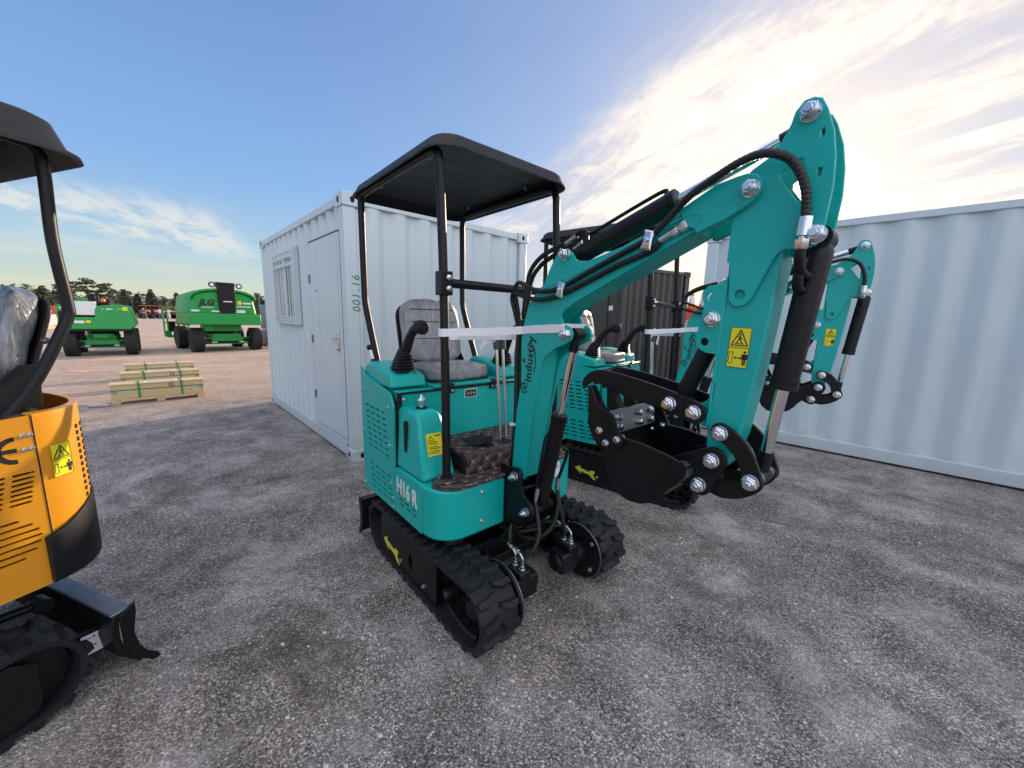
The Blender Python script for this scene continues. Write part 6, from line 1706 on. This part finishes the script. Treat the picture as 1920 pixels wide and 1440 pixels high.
# red and white barrier stack with cones, seen between the containers
BP = Vector((6.35, 12.6, 0))
t = thing('barrier_stack', 'stacked red and white plastic road barriers between the containers', 'barrier stack', BP, R(-38))
for k, m_ in enumerate(('red', 'decal', 'red', 'decal', 'red')):
    z = .02+k*.38; obj('barrier', MB().prism([(-.30, z), (.30, z), (.22, z+.16), (.14, z+.37), (-.14, z+.37), (-.22, z+.16)], -1.8, 1.8, 'x'), m_, t, bevel=.03)
cone0 = None
for i, (dx, dy, lab) in enumerate(((-.62, 0, 'leftmost traffic cone on the barrier stack'), (-.30, .10, 'second traffic cone from the left on the barrier stack'), (.22, -.05, 'tallest traffic cone on the barrier stack, third along'), (.55, .08, 'rightmost traffic cone on the barrier stack'))):
    pos = BP + Matrix.Rotation(R(-38), 3, 'Z') @ Vector((dx, dy, 0)); pos.z = 1.915
    if cone0 is None:
        cone0 = c = thing('traffic_cone', lab, 'traffic cone', pos, 0, 'traffic cones on the barrier stack')
        obj('base', MB().box((0, 0, .015), (.30, .30, .03)), 'coneorange', c, bevel=.006)
        obj('cone_body', MB().lathe([(.03, .125), (.16, .105), (.16, .1055)], (0, 0, 0), (0, 0, 1), 18).lathe([(.42, .062), (.62, .030), (.63, .022)], (0, 0, 0), (0, 0, 1), 18), 'coneorange', c, split=False)
        obj('white_sleeve', MB().lathe([(.16, .105), (.42, .062)], (0, 0, 0), (0, 0, 1), 18), 'conewhite', c)
    else:
        c = copy_tree(cone0); c.location = pos; c['label'] = lab
    c.rotation_euler = (0, 0, .3*i)
    if i == 2: c.scale = (1.1, 1.1, 1.15)

# ------------------------------------------------------------------ trees
def leaf_quads(mb, c, n, rx, rz, size, rnd, flat=.5):
    for _ in range(n):
        while True:
            v = Vector((rnd.uniform(-1, 1), rnd.uniform(-1, 1), rnd.uniform(-1, 1)))
            if v.length < 1: break
        p = Vector(c)+Vector((v.x*rx, v.y*rx, v.z*rz)); s = size*rnd.uniform(.5, 1.3)
        a = Vector((rnd.gauss(0, 1), rnd.gauss(0, 1), rnd.gauss(0, flat))).normalized(); b = a.cross(Vector((rnd.gauss(0, 1), rnd.gauss(0, 1), rnd.gauss(0, 1)))).normalized()
        V = [mb.bm.verts.new(p+a*s*x+b*s*.6*y) for x, y in ((-1, -.3), (0, -.8), (1, .1), (.1, .8))]
        mb.bm.faces.new(V)


def tree(px, D, H, kind, label, group, w=1.0, seed=0, m='leaf_dark'):
    rnd = random.Random(seed+int(px)); p = at_px(px, D); H *= .74
    t = thing('tree' if kind == 'broad' else ('pine_tree' if kind == 'pine' else 'conifer_tree'), label, 'tree', p, rnd.random()*6, group)
    tr = MB(); lf = MB()
    if kind == 'pine':
        path = [Vector((0, 0, 0)), Vector((rnd.uniform(-.2, .2), 0, H*.35)), Vector((rnd.uniform(-.3, .3), .1, H*.7)), Vector((0, 0, H*.95))]
        for a, b_, r0, r1 in zip(path[:-1], path[1:], (.24, .19, .13), (.19, .13, .04)): tr.cyl(a, b_, r0, r1, 8)
        for i in range(15):
            z = H*rnd.uniform(.48, .95); a = rnd.random()*6.28; L = H*.24*w*(1.25-z/H*.6)*rnd.uniform(.6, 1.1)
            e = Vector((math.cos(a)*L, math.sin(a)*L, z+L*.22)); tr.cyl((0, 0, z), e, .05, .02, 5)
            leaf_quads(lf, e, 46, H*.085, H*.040, .26, rnd); leaf_quads(lf, Vector((e.x*.6, e.y*.6, e.z)), 22, H*.06, H*.03, .24, rnd)
        leaf_quads(lf, (0, 0, H*.95), 80, H*.11, H*.05, .26, rnd)
    elif kind == 'conifer':
        tr.cyl((0, 0, 0), (0, 0, H*.9), .16, .03, 8)
        for i in range(34):
            f = (i+.5)/34; z = H*(.06+.94*f); r = H*.33*w*(1-f)**.8*rnd.uniform(.75, 1.1)
            for k in range(int(3+6*(1-f))):
                a = rnd.random()*6.28; leaf_quads(lf, (math.cos(a)*r*.75, math.sin(a)*r*.75, z+rnd.uniform(-.2, .2)), 16, H*.055+r*.18, H*.035, .24, rnd)
    else:
        tr.cyl((0, 0, 0), (.1, 0, H*.5), .22, .14, 8)
        for i in range(6): a = rnd.random()*6.28; tr.cyl((.1, 0, H*.4), (math.cos(a)*H*.22*w, math.sin(a)*H*.22*w, H*rnd.uniform(.6, .9)), .08, .03, 6)
        for i in range(22):
            a = rnd.random()*6.28; r = H*.30*w*math.sqrt(rnd.random()); z = H*(.42+.55*rnd.random()**.8*(1-(r/(H*.42*w))**2))
            leaf_quads(lf, (math.cos(a)*r, math.sin(a)*r, z), 50, H*.10, H*.075, .28, rnd)
    obj('trunk', tr, 'bark', t, split=False); obj('crown', lf, m, t, smooth=False)
GT = 'trees beyond the far edge of the yard'
tree(75, 105, 6.6, 'conifer', 'dark cone shaped tree left of the yellow machine post', GT, 1.25)
tree(120, 118, 8.8, 'pine', 'tall pine partly behind the yellow machine post', GT, 1.25, m='leaf_pine')
tree(157, 125, 10.6, 'pine', 'tallest pine with an open flat crown above the left lift', GT, 1.0, m='leaf_pine')
tree(197, 125, 9.4, 'pine', 'slim pine with open crown right of the tallest pine', GT, .9, m='leaf_pine')
tree(228, 105, 6.6, 'conifer', 'dark conifer just right of the left lift', GT, .85)
tree(252, 108, 5.8, 'conifer', 'smaller dark conifer between two taller ones', GT, .8)
tree(278, 105, 6.9, 'conifer', 'dark conifer above the two people, with a pointed top', GT, .95, 3)
tree(304, 118, 5.3, 'pine', 'thin young tree showing between conifers', GT, .4, m='leaf_pine')
tree(326, 105, 6.5, 'conifer', 'ragged dark conifer left of the rounded lift', GT, .95, 5)
tree(368, 110, 8.0, 'broad', 'broad tree rising behind the rounded lift', GT, 1.0, m='leaf_mid')
tree(392, 118, 7.8, 'broad', 'loose tree just left of the black mast of the rounded lift', GT, .7, m='leaf_mid')
tree(345, 108, 4.6, 'broad', 'low dark tree left of the rounded lift', GT, .9, m='leaf_dark')
tree(482, 95, 7.4, 'broad', 'leafy tree beside the white cabin edge', GT, .9, m='leaf_mid')
tree(498, 100, 6.2, 'broad', 'lower leafy tree half hidden by the white cabin', GT, .9, m='leaf_mid')
# hedge-like wood along the horizon: reads as one mass
wd = MB(); rnd = random.Random(21)
for px in range(-60, 520, 5):
    p = at_px(px, 122+rnd.uniform(-4, 4)); leaf_quads(wd, (p.x, p.y, 1.6), 34, 3.4, 1.3+.5*math.sin(px*.05), .6, rnd)
tag(obj('tree_line_foliage', wd, 'leaf_dark', smooth=False), kind='stuff')
wd = MB()
for px in range(-80, 530, 8):
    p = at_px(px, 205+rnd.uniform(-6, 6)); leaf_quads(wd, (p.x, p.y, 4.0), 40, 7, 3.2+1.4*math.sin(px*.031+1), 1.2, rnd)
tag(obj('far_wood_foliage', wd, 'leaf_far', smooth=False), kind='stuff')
gv = MB()
for px in range(-60, 520, 6):
    p = at_px(px, 97+rnd.uniform(-3, 3)); leaf_quads(gv, (p.x, p.y, .25), 26, 3.0, .3, .35, rnd)
tag(obj('verge_foliage', gv, mat_leaf('verge_grass', (.12, .16, .04), (.24, .26, .08)), smooth=False), kind='stuff')

# small marks sprayed and dropped on the yard
def mark(name, c, pts, m, label, cat):
    o = obj(name, MB().prism([(x, y) for x, y in pts], .003, .005, 'z'), m, smooth=False); o.location = c
    return tag(o, label, cat)
mark('ground_marking', (-9.75, 8.6, 0), [(-.45, -.05), (-.1, -.02), (.1, .12), (.12, 0), (.5, .05), (.15, -.06), (.3, -.2), (0, -.1), (-.2, -.25), (-.15, -.1)], 'pinkpaint', 'pink spray mark on the gravel left of the crates', 'ground marking')
mark('wood_splinter', (1.96, 2.62, 0), [(-.09, .04), (-.07, .05), (.10, -.055), (.09, -.06)], 'steel', 'thin grey wooden splinter on the asphalt right of the bucket', 'splinter')
cl = MB().tube([(-6.55, 5.35, .012), (-6.35, 5.48, .01), (-6.18, 5.50, .02), (-6.05, 5.55, .015), (-5.98, 5.50, .02)], .018, 6, 5).tube([(-6.2, 5.50, .015), (-6.08, 5.40, .03), (-5.92, 5.50, .02)], .022, 6, 5).tube([(-7.3, 5.0, .008), (-6.9, 5.15, .008), (-6.5, 5.36, .01)], .007, 6, 5)
tag(obj('plastic_strip', cl, 'pvcbag'), 'crumpled white plastic strip by the nearest crate', 'plastic strip')
